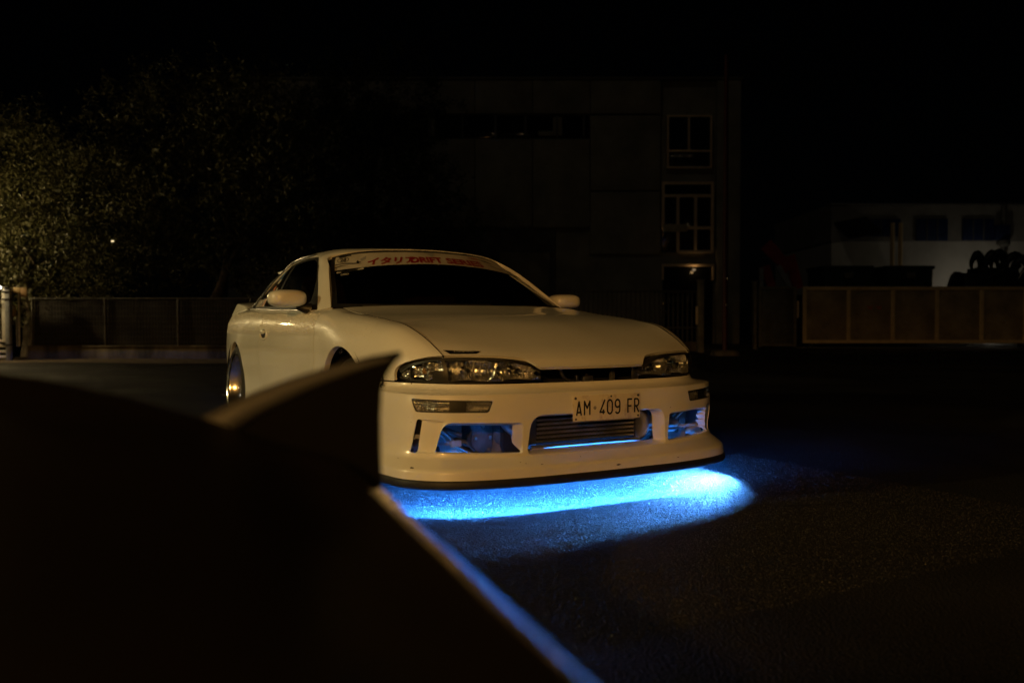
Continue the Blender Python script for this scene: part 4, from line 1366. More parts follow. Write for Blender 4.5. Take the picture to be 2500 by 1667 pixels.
# a long crack that wanders under the bumper
ck = np.array([(-1.6,.0),(-1.1,-.32),(-.747,-.604),(-.615,-.725),(-.471,-.815),(-.315,-.885),(-.14,-.928),(-.009,-1.039),(.11,-1.161),(.319,-1.298),(.477,-1.369),(.9,-1.5)])
ck = curve(np.c_[ck, np.zeros(len(ck))], 170)[:, :2]; ck += rng.normal(0, .0035, ck.shape)
wv = .0030 + .0032 * rng.random(len(ck))
mk('asphalt_crack', np.concatenate([np.c_[ck[:, 0], ck[:, 1] - wv, np.full(len(ck), .0042)], np.c_[ck[:, 0], ck[:, 1] + wv, np.full(len(ck), .0042)]]), [(i, i + 1, i + 171, i + 170) for i in range(169)], 'gap', ground, 0)
# stone chips standing proud of the worn asphalt near the bumper
nch = 52000
cxy = np.c_[rng.uniform(-1.25, 1.45, nch), rng.uniform(-2.3, -.25, nch)]
rr = .0014 + .0030 * rng.random(nch) ** 1.6
ang = rng.uniform(0, 6.283, nch)
base = np.stack([np.c_[cxy[:, 0] + rr * np.cos(ang + k * 1.571) * (1 + .3 * rng.random(nch)), cxy[:, 1] + rr * np.sin(ang + k * 1.571), np.full(nch, -.0004)] for k in range(4)], 1)
apex = np.c_[cxy + rng.normal(0, .0008, (nch, 2)), rr * (.35 + .5 * rng.random(nch))][:, None]
VV5 = np.concatenate([base, apex], 1).reshape(-1, 3)
i5 = np.arange(nch) * 5
FF5 = np.concatenate([np.c_[i5 + k, i5 + (k + 1) % 4, i5 + 4] for k in range(4)])
M['chip'] = noisy(principled('stone_chip', (.08, .08, .08), .38), 900, (.006, .006, .006), (.085, .083, .08), lo=.35, hi=.75, detail=1)
me = bpy.data.meshes.new('stone_chips'); me.from_pydata(VV5.tolist(), [], FF5.tolist()); me.materials.append(M['chip']); me.update()
co = bpy.data.objects.new('stone_chips', me); COL.objects.link(co); co.parent = ground; co['kind'] = 'stuff'
# worn paving edge in front of the low wall
M['kerbdirt'] = noisy(principled('dusty_verge', (.09, .06, .035), .9), 5, (.05, .036, .022), (.13, .09, .05), bump=.5, bscale=30, bdist=.02)
V, F = grid(np.array([[Wd(a, 15.9 + b + .25 * math.sin(a * 1.3) * (b < .2), .004 + .05 * max(0, b - .3)) for a in np.linspace(-16, -2.2, 60)] for b in np.linspace(0, 1.3, 5)]))
mk('verge', V, F, 'kerbdirt', None, 40, kind='structure')

# ---- street lamps outside the frame (they light the yard)
M['steel'] = noisy(principled('galvanised_steel', (.32, .32, .31), .5, metal=.6), 9, (.22, .22, .21), (.4, .4, .38))
def street_lamp(r_, d, h, arm, power, color, label, soft=.10, spread=None, glow=60.0, aim=None):
    root = yard('street_lamp', r_, d, label=label, category='street lamp')
    mk('pole', *tube(np.array([(0, 0, 0), (0, 0, h * .5), (0, 0, h)]), np.array([.08, .065, .045]), 12), 'steel', root, 50)
    P = curve(np.array([(0, 0, h - .3), (arm * .4, 0, h + .12), (arm, 0, h + .15)]), 10)
    mk('arm', *tube(P, .03, 8), 'steel', root, 50)
    V, F = bbox(arm - .12, arm + .50, -.13, .13, h + .10, h + .20, .04)
    mk('lamp_head', V, F, 'steel', root, 40)
    mk('lamp_lens', *ellip((arm + .22, 0, h + .085), (.20, .09, .03), 10, 20), emis('lamp_glow', color, glow), root, 60)
    if power <= 0:
        return root
    ld = bpy.data.lights.new('lamp_light', 'SPOT' if spread else 'POINT')
    ld.energy = power; ld.color = color; ld.shadow_soft_size = soft
    if spread:
        ld.spot_size = R(spread); ld.spot_blend = .12 if spread > 100 else .6
    lo = bpy.data.objects.new('lamp_light', ld); COL.objects.link(lo); lo.parent = root
    lo.location = (arm + .22, 0, h - .06)
    if aim:                                              # head tilted towards a point in the yard
        v_ = np.array([aim[0] - r_ - arm - .22, aim[1] - d, aim[2] - h + .06])
        lo.rotation_euler = (math.atan2(math.hypot(v_[0], v_[1]), -v_[2]), 0, math.atan2(v_[1], v_[0]) - math.pi / 2)
    return root
street_lamp(-2.7, -4.9, 2.75, .9, 1000, (1.0, .485, .105), 'orange street lamp on a steel pole behind the dark car', spread=178)
street_lamp(-11.4, .9, 3.6, .9, 950, (1.0, .77, .30), 'yellow street lamp on a steel pole level with the dark car', spread=46, aim=(-.9, 4.9, .75))
street_lamp(-12.1, 16.0, 2.5, .7, 230, (1.0, .74, .34), 'low yellow street lamp on a steel pole beside the barred gate', glow=30.0)
for k, (r_, d) in enumerate(((-17, -16), (-9, -22), (-1, -26), (7, -24), (15, -19))):
    street_lamp(r_, d, 5.6, .9, 0, (1.0, .72, .38), 'far street lamp %s on the road behind the camera' % ('at the left end of the row', 'second from the left end', 'in the middle of the row', 'second from the right end', 'at the right end of the row')[k], glow=260.0)['group'] = 'far street lamps behind the camera'

# ---- low wall with its wire fence
M['concrete'] = noisy(principled('streaked_concrete', (.3, .25, .18), .9), 2.2, (.035, .03, .022), (.2, .165, .115), lo=.38, hi=.62, bump=.4, bscale=14, bdist=.02, stretch=(1.0, 1.0, .25))  # tone varies at random in upright streaks
D0 = 16.9
wl = yard('low_wall', 0, D0, label='low streaked concrete wall under the wire fence', category='wall')
mk('wall_body', *bbox(-9.4, -2.0, 0, .22, 0, .262, .015), 'concrete', wl, 40)
for k, x in enumerate(np.arange(-9.4, -2.1, 1.05)):
    mk('coping', *bbox(x + .004, min(x + 1.046, -2.0), -.02, .24, .264, .29, .008), 'concrete', wl, 40)
M['fence_wire'] = noisy(principled('coated_wire', (.06, .055, .045), .6), 10, (.04, .036, .03), (.09, .08, .065))
M['screen'] = noisy(principled('fence_screen', (.035, .028, .022), .9), 3, (.012, .010, .008), (.028, .023, .017))
fn = yard('wire_fence', 0, D0 + .11, label='dark screened wire fence standing on the low wall', category='fence')
fx = np.arange(-9.35, -1.9, 1.42)
for x in fx:
    mk('fence_post', *tube(np.array([(x, 0, .29), (x, 0, 1.21)]), .022, 8), 'fence_wire', fn, 50)
mk('top_rail', *tube(np.array([(-9.35, 0, 1.205), (-2.0, 0, 1.205)]), .016, 8), 'fence_wire', fn, 50)
for x0, x1 in zip(fx[:-1], fx[1:]):
    G = np.array([[(x, .03 + .012 * math.sin(x * 9 + z * 3), z) for x in np.linspace(x0 + .02, x1 - .02, 14)] for z in np.linspace(.30, 1.18, 8)])
    mk('screen_panel', *grid(G), 'screen', fn, 40)
    wv_ = [tube(np.array([(x, -.012, .30), (x, -.012, 1.19)]), .0025, 4, caps=False) for x in np.arange(x0 + .06, x1, .06)] + [tube(np.array([(x0, -.014, z), (x1, -.014, z)]), .0025, 4, caps=False) for z in np.arange(.36, 1.19, .1)]
    mk('wire_mesh', *join(*wv_), 'fence_wire', fn, 0, kind='stuff')

# ---- barred gate and its posts at the left end
M['gate_white'] = noisy(principled('gate_paint', (.6, .58, .52), .45), 7, (.5, .48, .42), (.74, .72, .66))
M['post_grey'] = noisy(principled('post_paint', (.28, .3, .33), .45), 7, (.2, .21, .23), (.34, .36, .4))
gt = yard('barred_gate', -9.93, 16.6, label='pale barred metal gate at the left end of the fence', category='gate')
for k in range(9):
    x = -.62 + k * .105
    mk('gate_bar', *bbox(x, x + .055, 0, .03, .40, 1.42 - (.42 if k > 6 else 0) * 0, .006), 'gate_white', gt, 40)
for z in (.06, .16, .27, .36):
    mk('gate_slat', *bbox(-.66, .30, -.02, .02, z, z + .052, .008), 'gate_white', gt, 40)
mk('gate_rail', *bbox(-.66, .34, -.025, .03, 1.36, 1.42, .008), 'gate_white', gt, 40)
mk('gate_stile', *bbox(.262, .33, -.03, .03, .38, 1.40, .008), 'gate_white', gt, 40)
gp = yard('gate_post', -9.545, 16.55, label='grey steel gate post with a small white lamp on top', category='post')
mk('post_shaft', *bbox(-.045, .045, -.045, .045, 0, 1.39, .01), 'post_grey', gp, 40)
for z in (.30, 1.16, 1.30):
    mk('hinge', *bbox(-.10, .055, -.055, .055, z, z + .035, .006), 'black', gp, 40)
mk('lamp_bracket', *bbox(-.16, .02, -.06, -.04, 1.385, 1.41, .004), 'black', gp, 40)
mk('lamp_glass', *ellip((-.13, -.06, 1.40), (.030, .02, .026), 10, 14), emis('gate_lamp_glow', (1, .9, .78), 9.0), gp, 60)
sp_ = yard('sign_post', -9.28, 16.7, label='thin pole carrying two small yellowish boards beside the gate', category='sign')
mk('sign_pole', *tube(np.array([(-.154, 0, 0.28), (-.154, 0, 1.40)]), .018, 8), 'gate_white', sp_, 50)
mk('sign_board', *bbox(-.235, -.107, -.04, -.02, 1.30, 1.41, .004), noisy(principled('board_ochre', (.5, .36, .16), .6), 9, (.42, .3, .13), (.55, .4, .2)), sp_, 40)
mk('sign_board', *bbox(-.095, .026, -.05, -.03, 1.22, 1.405, .004), noisy(principled('board_brown', (.34, .2, .08), .6), 9, (.25, .14, .05), (.4, .24, .1)), sp_, 40)
mk('mail_box', *bbox(-.30, -.235, -.05, .06, .855, 1.067, .012), noisy(principled('box_yellow', (.5, .34, .1), .5), 9, (.42, .28, .08), (.55, .38, .12)), sp_, 40)
mk('pole_stay', *tube(np.array([(-.21, .02, .28), (-.21, .02, .86)]), .02, 8), 'post_grey', sp_, 50)

# ---- trees
def leaf_mat(name, a, b):
    m = principled(name, a, .5, spec=.4)
    noisy(m, 1.7, a, b, lo=.3, hi=.7)
    return m
M['leaf_a'] = leaf_mat('olive_leaves', (.045, .05, .016), (.13, .12, .045))
M['leaf_b'] = leaf_mat('dark_leaves', (.022, .032, .012), (.06, .07, .025))
M['bark'] = noisy(principled('bark', (.10, .075, .05), .95), 12, (.05, .038, .026), (.16, .12, .08), bump=.8, bscale=20, bdist=.03, stretch=(1, 1, .25))
def tree(r_, d, lobes, n, leaf, mat, label, trunk, seed, droop=0.0):
    g = np.random.default_rng(seed)
    root = yard('leafy_tree', r_, d, label=label, category='tree', group='trees behind the fence')
    T = curve(np.array(trunk, float), 18)
    mk('trunk', *tube(T, np.linspace(trunk_r(trunk), .05, 18), 10), 'bark', root, 60)
    for L in lobes:
        c = np.array(L[:3]); b = T[min(17, 8 + int(g.integers(0, 8)))]
        P = curve(np.array([b, (b + c) / 2 + g.normal(0, .15, 3), c + g.normal(0, .2, 3)]), 8)
        mk('limb', *tube(P, np.linspace(.07, .015, 8), 6), 'bark', root, 60)
    tot = sum(L[3] * L[4] * L[5] for L in lobes)
    P = []
    for L in lobes:
        k = int(n * L[3] * L[4] * L[5] / tot)
        # leaves gather on twigs: sprays scattered through the shell of each lobe
        ns_ = max(8, k // 26)
        u = g.normal(0, 1, (ns_, 3)); u /= np.linalg.norm(u, axis=1)[:, None]
        rad = (.45 + .62 * g.random(ns_) ** .55)
        rad *= 1 + .16 * np.sin(u[:, 0] * 5 + seed) * np.cos(u[:, 2] * 6 + u[:, 1] * 4)
        sc = np.array(L[:3]) + u * rad[:, None] * np.array(L[3:6])
        dr = u * .5 + g.normal(0, .5, (ns_, 3)) + np.array([0, 0, .35 - droop]); dr /= np.linalg.norm(dr, axis=1)[:, None]
        ln = .25 + .35 * g.random(ns_)
        for q in range(26):
            P.append(sc + dr * (ln * (q / 26.))[:, None] + g.normal(0, .045, (ns_, 3)))
    P = np.concatenate(P)
    a = g.normal(0, 1, (len(P), 3)); a /= np.linalg.norm(a, axis=1)[:, None]
    b = np.cross(a, g.normal(0, 1, (len(P), 3))); b /= np.linalg.norm(b, axis=1)[:, None]
    s_ = leaf * (.6 + .8 * g.random(len(P)))[:, None]
    V = np.stack([P, P + a * s_ + b * s_ * .34, P + a * s_ * 2.1, P + a * s_ - b * s_ * .34], 1).reshape(-1, 3)
    me = bpy.data.meshes.new('crown')
    nq = len(P)
    me.vertices.add(nq * 4); me.vertices.foreach_set('co', V.astype(np.float32).ravel())
    me.loops.add(nq * 4); me.loops.foreach_set('vertex_index', np.arange(nq * 4, dtype=np.int32))
    me.polygons.add(nq); me.polygons.foreach_set('loop_start', np.arange(nq, dtype=np.int32) * 4)
    me.materials.append(M[mat]); me.update(); me.validate()
    o = bpy.data.objects.new('crown', me); COL.objects.link(o); o.parent = root
    return root
def trunk_r(t):
    return .16
tree(-10.2, 18.4, [(-1.9, 0, 2.6, 1.9, 1.5, 1.7), (.3, -.3, 2.0, 1.9, 1.4, 1.25), (-.6, .2, 3.9, 1.9, 1.5, 1.2), (1.5, .2, 3.0, 1.4, 1.2, 1.2), (-2.4, 0, 4.4, 1.3, 1.2, .9), (-1.2, -.6, 1.9, 1.5, 1.0, .95), (-2.6, -.3, 1.6, 1.3, 1.0, 1.0)], 120000, .034, 'leaf_a',
     'bushy tree nearest the gate with lamp lit olive leaves', [(0, 0, 0), (.05, 0, .8), (-.1, .05, 1.6), (-.2, 0, 3.2)], 3)
tree(-6.4, 20.0, [(-.6, 0, 3.4, 2.2, 1.7, 1.6), (-1.0, .2, 5.2, 2.1, 1.6, 1.1), (1.0, -.2, 3.9, 1.7, 1.5, 1.5), (.3, .2, 2.3, 2.0, 1.5, .9), (.2, 0, 5.6, 1.4, 1.3, .8)], 52000, .05, 'leaf_a',
     'round dark tree whose leaning trunk stands behind the fence', [(-.35, -2.2, 0), (-.15, -1.9, .6), (.05, -1.2, 1.3), (.1, -.2, 3.4)], 5)
tree(-3.9, 24.0, [(0, 0, 4.6, 2.0, 1.7, 1.9), (.3, .2, 6.6, 1.9, 1.6, 1.4), (.9, -.2, 3.6, 1.8, 1.5, 1.5), (-.9, 0, 5.8, 1.4, 1.3, 1.5), (.2, 0, 2.4, 1.9, 1.6, 1.0)], 46000, .055, 'leaf_b',
     'tallest dark tree, in front of the big hall', [(0, 0, 0), (.1, 0, 1.2), (.0, .1, 2.6), (.1, 0, 5.6)], 9)
# ---- far lamp glimpsed through the branches
fl_ = yard('far_lamp', -7.87, 17.25, label='tiny bright lamp shining out of the branches', category='lamp')
mk('lamp_cable', *tube(np.array([(0, 0, 2.35), (.02, .02, 3.0), (.0, .3, 3.6)]), .004, 6), 'black', fl_, 50)
mk('lamp_glass', *ellip((0, -.02, 2.337), (.030, .02, .018), 10, 14), emis('far_lamp_glow', (1, .78, .4), 1.3), fl_, 60)

# ---- the big hall behind
DB = 29.0
X = lambda u, D=DB: (u - 1250) / 2129.5 * D
Z = lambda v, D=DB: .7715 + (782.7 - v) / 2129.5 * D
M['panel'] = noisy(principled('precast_panel', (.3, .28, .22), .85), .9, (.2, .185, .14), (.34, .315, .25), bump=.2, bscale=20, bdist=.01)
M['frame'] = noisy(principled('window_frame_paint', (.7, .5, .3), .5), 6, (.75, .56, .36), (.85, .66, .44))
M['darkglass'] = principled('dark_window_glass', (.01, .011, .012), .06, spec=.5)
M['shutter'] = noisy(principled('roller_shutter', (.13, .125, .11), .6, metal=.2), 4, (.09, .088, .08), (.16, .155, .14))
hall = yard('industrial_hall', 0, DB, label='tall precast concrete hall with ribbon windows behind the white car', category='building')
mk('wall', *box(-9.5, X(1806), .2, 14, 0, Z(196)), 'panel', hall, 0)
ub = [620, 760, 900, 1040, 1160, 1300, 1440, 1612]
for u0, u1 in zip(ub[:-1], ub[1:]):
    mk('wall_panel', *bbox(X(u0) + .012, X(u1) - .012, 0, .198, Z(281), Z(200), .015), 'panel', hall, 30)
    if u1 <= 1440:
        mk('wall_panel', *bbox(X(u0) + .012, X(u1) - .012, 0, .198, Z(556) if 1040 <= u0 < 1340 else 0.0, Z(342), .015), 'panel', hall, 30)
    else:
        for v0, v1 in ((620, 470), (466, 285)):
            mk('wall_panel', *bbox(X(u0) + .012, X(u1) - .012, .05, .198, Z(v0), Z(v1), .015), 'panel', hall, 30)
mk('wall_panel', *bbox(X(1748), X(1806), 0, .198, 0, Z(200), .02), 'panel', hall, 30)
mk('coping', *bbox(-9.55, X(1810), -.06, .5, Z(200), Z(193), .02), 'shutter', hall, 30)
rw = mk('ribbon_window', *bbox(X(930), X(1438), .10, .16, Z(339), Z(284), .01), 'darkglass', hall, 30)
for u in (962, 1050, 1130, 1210, 1283, 1360, 1425):
    mk('mullion', *bbox(X(u) - .035, X(u) + .035, .06, .11, Z(338), Z(285), .006), 'shutter', rw, 30)
mk('blind', *bbox(X(1046), X(1062), .085, .098, Z(335), Z(291), .003), 'panel', rw, 30)
mk('blind', *bbox(X(1350), X(1372), .085, .098, Z(332), Z(288), .003), 'panel', rw, 30)
mk('blind', *bbox(X(1314), X(1350), .085, .098, Z(333), Z(322), .003), 'panel', rw, 30)
mk('roller_door', *bbox(X(1084), X(1355), .12, .18, 0, Z(560), .01), 'shutter', hall, 30)
mk('roller_door', *bbox(X(1219), X(1342), .06, .115, 0, Z(617), .01), 'panel', hall, 30)
def window(u0, u1, v0, v1, hs, vs_, bar=.10):
    w = mk('window', *bbox(X(u0), X(u1), .06, .12, Z(v1), Z(v0), .01), 'darkglass', hall, 30)
    for v, a, b in hs:
        mk('window_bar', *bbox(X(a), X(b), -.02, .055, Z(v) - bar / 2, Z(v) + bar / 2, .01), 'frame', w, 30)
    for u, a, b in vs_:
        mk('window_bar', *bbox(X(u) - bar / 2, X(u) + bar / 2, -.018, .053, Z(b), Z(a), .01), 'frame', w, 30)
window(1626, 1736, 287, 412, [(287, 1626, 1736), (371, 1626, 1736), (411, 1626, 1736)], [(1629, 287, 412), (1680, 287, 371), (1734, 287, 412)], .07)
window(1615, 1740, 448, 616, [(449, 1615, 1740), (479.5, 1615, 1740), (557, 1615, 1740), (615, 1655, 1740)], [(1618, 449, 557), (1654, 479, 616), (1697, 479, 616), (1738, 449, 616)], .10)
en = mk('entrance', *bbox(X(1618), X(1740), .08, .14, 0, Z(648), .01), 'darkglass', hall, 30)
for a, b, c, d in ((1615, 1743, 645, 651), (1615, 1620, 651, 684), (1738, 1743, 651, 684)):
    mk('door_frame', *bbox(X(a), X(b), -.01, .075, Z(d), Z(c), .008), 'frame', en, 30)
mk('door_lamp', *ellip((X(1694), .02, Z(659)), (.06, .05, .045), 8, 12), emis('door_lamp_glow', (1, .7, .4), .22), en, 60)
ld = bpy.data.lights.new('door_light', 'POINT'); ld.energy = .9; ld.color = (1, .6, .25); ld.shadow_soft_size = .05
lo = bpy.data.objects.new('door_light', ld); COL.objects.link(lo); lo.parent = en; lo.location = (X(1694), -.12, Z(659))
mk('wall_sign', *bbox(X(1618), X(1676), -.06, -.02, Z(567), Z(549), .008), noisy(principled('sign_enamel', (.4, .36, .2), .5), 8, (.33, .29, .16), (.45, .4, .24)), hall, 30)

# ---- fence, posts and flagpole in front of the hall
fh = yard('bar_fence', 0, 22.0, label='dark bar fence in front of the hall entrance', category='fence')
Xf = lambda u: X(u, 22.0); Zf = lambda v: Z(v, 22.0)
mk('fence_base', *bbox(Xf(1180), Xf(1700), -.1, .1, 0, .25, .02), 'concrete', fh, 30)
for u in np.arange(1400, 1700, 11.5):
    mk('fence_bar', *bbox(Xf(u), Xf(u + 4), -.015, .015, .24, Zf(708), .005), 'fence_wire', fh, 30)
for v in (712, 800):
    mk('fence_rail', *bbox(Xf(1390), Xf(1700), -.02, .022, Zf(v) - .025, Zf(v) + .025, .006), 'fence_wire', fh, 30)
M['pillar'] = noisy(principled('painted_pillar', (.2, .18, .13), .8), 4, (.14, .125, .09), (.25, .225, .165))
for i, (u0, u1, v0, D, lab) in enumerate(((1703, 1717, 687, 21.0, 'grey gate pillar left of the red flagpole'), (1838, 1846, 690, 23.5, 'thin grey pillar right of the red flagpole'))):
    gp_ = yard('gate_pillar', X((u0 + u1) / 2, D), D, label=lab, category='pillar')
    w = X(u1, D) - X(u0, D)
    mk('pillar_shaft', *bbox(-w / 2, w / 2, -.09, .09, 0, Z(v0, D), .012), 'pillar', gp_, 30)
    mk('pillar_cap', *bbox(-w / 2 - .02, w / 2 + .02, -.11, .11, Z(v0, D), Z(v0, D) + .04, .01), 'pillar', gp_, 30)
    if i == 0:
        mk('intercom', *bbox(-w / 2 - .05, -w / 2 - .002, -.06, .0, Z(792, D), Z(748, D), .006), 'frame', gp_, 30)
DP = 19.3
fp = yard('flagpole', X(1770, DP), DP, label='tall dark red pole in front of the hall', category='pole')
M['redpaint'] = noisy(principled('dark_red_paint', (.06, .005, .006), .5), 5, (.045, .004, .005), (.075, .007, .007))
mk('pole_shaft', *tube(np.array([(0, 0, .1), (0, 0, 3), (0, 0, Z(140, DP))]), np.array([.062, .058, .045]), 14), 'redpaint', fp, 50)
mk('pole_base', *lathe([(0, .12), (.24, .12), (.30, .08), (.32, 0)], 24, 'z'), 'concrete', fp, 40)
for v in (681, 745):
    mk('cleat', *ellip((.02, -.07, Z(v, DP)), (.035, .03, .035), 8, 12), 'trim', fp, 60)

# ---- sliding gate with framed panels, right
DG = 25.0
Xg = lambda u: X(u, DG); Zg = lambda v: Z(v, DG)
M['ply'] = noisy(principled('sheet_panel', (.26, .17, .09), .75), 1.6, (.24, .18, .095), (.46, .35, .2), bump=.1, bscale=9)
M['gateframe'] = noisy(principled('ochre_frame', (.7, .48, .22), .6), 5, (.72, .52, .26), (.85, .64, .34))
sg_ = yard('sliding_gate', 0, DG, label='long sliding gate of five tan panels in an ochre frame', category='gate')
us = [1964, 2071, 2179, 2287, 2396, 2503]
for u0, u1 in zip(us[:-1], us[1:]):
    mk('gate_panel', *bbox(Xg(u0 + 4), Xg(u1 - 4), .01, .03, Zg(830), Zg(708), .004), 'ply', sg_, 30)
for u in us:
    mk('gate_stile', *bbox(Xg(u - 4.5), Xg(u + 4.5), -.03, .05, Zg(838), Zg(700), .008), 'gateframe', sg_, 30)
for v0, v1 in ((709, 700), (838, 830)):
    mk('gate_rail', *bbox(Xg(1960), Xg(2507), -.032, .052, Zg(v0 if v0 > v1 else v1), Zg(min(v0, v1)), .008), 'gateframe', sg_, 30)
for u, dx in ((2115, 16), (2137, 16)):
    q = [(Xg(u), Zg(746)), (Xg(u + dx * .5), Zg(749)), (Xg(u + dx), Zg(746)), (Xg(u + dx * .8), Zg(756)), (Xg(u + dx * .4), Zg(755))]
    mk('paint_mark', [(a, .0085, b) for a, b in q], [(0, 1, 2, 3, 4)], 'orange_ink', sg_, 0)
for u in (1980, 2240, 2490):
    mk('gate_wheel', *lathe([(.0, -.02), (.06, -.02), (.07, 0), (.06, .02), (0, .02)], 18, 'y', (Xg(u), 0, .075)), 'black', sg_, 40)
mk('gate_track', *bbox(Xg(1945), Xg(2510), -.04, .04, .0, .012, .003), 'steel', sg_, 30)
wg = yard('wicket_gate', 0, DG - .2, label='narrow dark wicket gate in a grey frame beside the tan sliding gate', category='gate')
DW = DG - .2
for a, b, c, d in ((1852, 1858, 700, 848), (1937, 1944, 700, 848)):
    mk('gate_stile', *bbox(X(a, DW), X(b, DW), -.03, .03, 0.02, Z(c, DW), .006), 'pillar', wg, 30)
for v in (703, 842):
    mk('gate_rail', *bbox(X(1858, DW), X(1937, DW), -.028, .028, Z(v, DW) - .035, Z(v, DW) + .035, .006), 'pillar', wg, 30)
mk('gate_sheet', *bbox(X(1858, DW), X(1937, DW), 0, .012, Z(840, DW), Z(705, DW), .003), 'shutter', wg, 30)
mk('gate_handle', *bbox(X(1944.5, DW), X(1949, DW), -.06, -.03, Z(776, DW), Z(735, DW), .006), 'frame', wg, 30)

# ---- scrap yard behind the gate
DS = 42.0
Xs = lambda u: X(u, DS); Zs = lambda v: Z(v, DS)
M['whitewall'] = noisy(principled('white_render', (.62, .6, .55), .85), .6, (.5, .485, .44), (.66, .64, .585), bump=.1, bscale=10)
M['greyband'] = noisy(principled('grey_cladding', (.28, .27, .25), .7), 1.0, (.22, .21, .195), (.32, .31, .285))
M['bluepaint'] = noisy(principled('dark_blue_paint', (.015, .03, .11), .5), 2, (.01, .02, .075), (.02, .04, .14))
wb = yard('white_shed', 0, DS, label='white rendered shed with dark blue windows beyond the sliding gate', category='building')
mk('wall', *box(Xs(2030), Xs(2620), .1, 9, 0, Zs(590)), 'whitewall', wb, 0)
mk('cladding_band', *box(Xs(2027), Xs(2625), .0, 9.02, Zs(590), Zs(500)), 'greyband', wb, 0)
mk('coping', *bbox(Xs(2024), Xs(2628), -.08, .3, Zs(503), Zs(498), .02), 'steel', wb, 30)
for a, b, c in ((2122, 2194, 578), (2232, 2309, 589), (2345, 2421, 588)):
    w = mk('window', *bbox(Xs(a), Xs(b), -.10, -.01, Zs(c), Zs(536), .02), 'bluepaint', wb, 30)
    for k in (1, 2):
        mk('pane_bar', *bbox(Xs(a + (b - a) * k / 3) - .03, Xs(a + (b - a) * k / 3) + .03, -.13, -.105, Zs(c), Zs(536), .006), 'shutter', w, 30)
mk('blue_box', *bbox(Xs(2420), Xs(2454), -.35, -.01, Zs(588), Zs(552), .03), 'bluepaint', wb, 30)
mk('down_pipe', *tube(np.array([(Xs(2441), -.2, 0), (Xs(2441), -.2, Zs(505))]), .11, 10), 'shutter', wb, 50)
mk('pipe_funnel', *lathe([(.12, Zs(605)), (.30, Zs(598)), (.30, Zs(589))], 14, 'z', (Xs(2441), -.2, 0)), 'shutter', wb, 40)
V, F = box(Xs(2034), Xs(2112), -1.8, .05, 0, .10)
V[:, 2] = np.where(V[:, 0] < Xs(2070), Zs(606), Zs(592)) + V[:, 2]; V[:, 2] += np.where(V[:, 1] < -1, .25, 1.15)
mk('awning', V, F, 'black', wb, 30)
for u in (2150, 2169):
    mk('standing_pipe', *tube(np.array([(Xs(u), -1.2, 0), (Xs(u), -1.2, Zs(552))]), .10, 10), 'gateframe', wb, 50)
DC = 33.0
M['green'] = noisy(principled('dark_green_paint', (.012, .035, .03), .6), 3, (.008, .022, .019), (.02, .05, .04))
def skip(u0, u1, lab):
    D = DC; sk = yard('waste_skip', X((u0 + u1) / 2, D), D, label=lab, category='skip', group='green skips behind the sliding gate')
    w = (X(u1, D) - X(u0, D)) / 2; h = Z(653, D)
    V, F = box(-w, w, -.9, .9, .15, h); V[:, 0] *= np.where(V[:, 2] < 1, .9, 1)
    mk('skip_body', V, F, 'green', sk, 30)
    mk('skip_rim', *bbox(-w - .06, w + .06, -.96, .96, h - .12, h, .02), 'green', sk, 30)
    for k in range(4):
        x = -w + (k + .7) * 2 * w / 4.6
        mk('skip_rib', *bbox(x - .05, x + .05, -.98, -.905, .3, h - .14, .01), 'green', sk, 30)
    mk('skip_label', *bbox(-.16, .16, -.992, -.985, Z(676, D) - .1, Z(676, D) + .1, .003), 'pillar', sk, 30)
    return sk
skip(1990, 2103, 'dark green waste skip under the slanted awning')
skip(2140, 2248, 'dark green waste skip below the two standing pipes')
# scrap grab (orange-peel claw) on a heap at the right edge
DM = 31.0
gb = yard('scrap_grab', X(2440, DM), DM, label='black claw shaped scrap grab on a dark machine at the right edge', category='machine')
mk('grab_base', *bbox(X(2335, DM) - X(2440, DM), 1.2, -.5, .5, .9, Z(668, DM), .1), 'black', gb, 40)
mk('grab_base', *bbox(X(2372, DM) - X(2440, DM), .4, -.4, .4, Z(668, DM) - .02, Z(655, DM), .06), 'black', gb, 40)
for k, (u0, tip, hgt) in enumerate(((2385, 2362, 622), (2400, 2425, 620), (2440, 2410, 618), (2450, 2490, 624), (2478, 2520, 630))):
    x0, x1 = X(u0, DM) - X(2440, DM), X(tip, DM) - X(2440, DM)
    zt = Z(hgt, DM)
    P = curve(np.array([(x0, 0, Z(672, DM)), (x0 + (x0 - x1) * .2, -.15, Z(650, DM)), (x0 * .5 + x1 * .5, -.25, zt), (x1, -.2, Z(645, DM)), (x1 + .1, -.1, Z(662, DM))]), 16)
    mk('claw_finger', *tube(P, np.array([.14] * 8 + list(np.linspace(.14, .03, 8))), 8), 'black', gb, 50)
P = curve(np.array([(X(2318, DM) - X(2440, DM), 0, 1.2), (X(2318, DM) - X(2440, DM), 0, Z(690, DM)), (X(2330, DM) - X(2440, DM), 0, Z(668, DM)), (X(2350, DM) - X(2440, DM), 0, Z(672, DM))]), 12)
mk('lifting_hook', *tube(P, .07, 8), 'black', gb, 50)
mk('grab_ram', *tube(np.array([(.35, -.45, Z(690, DM)), (.6, -.5, Z(650, DM))]), .05, 8), 'trim', gb, 50)
for k in range(14):
    x0 = rng.uniform(-1.3, .9); z0 = Z(690, DM) + rng.uniform(-.1, .35); a_ = rng.uniform(-1.2, 1.2); l_ = rng.uniform(.35, .9)
    mk('scrap_bar', *tube(np.array([(x0, rng.uniform(-.7, .3), z0), (x0 + l_ * math.cos(a_), rng.uniform(-.7, .3), z0 + l_ * abs(math.sin(a_)))]), rng.uniform(.02, .05), 6), ('black', 'chassis', 'redpaint')[k % 3], gb, 40)
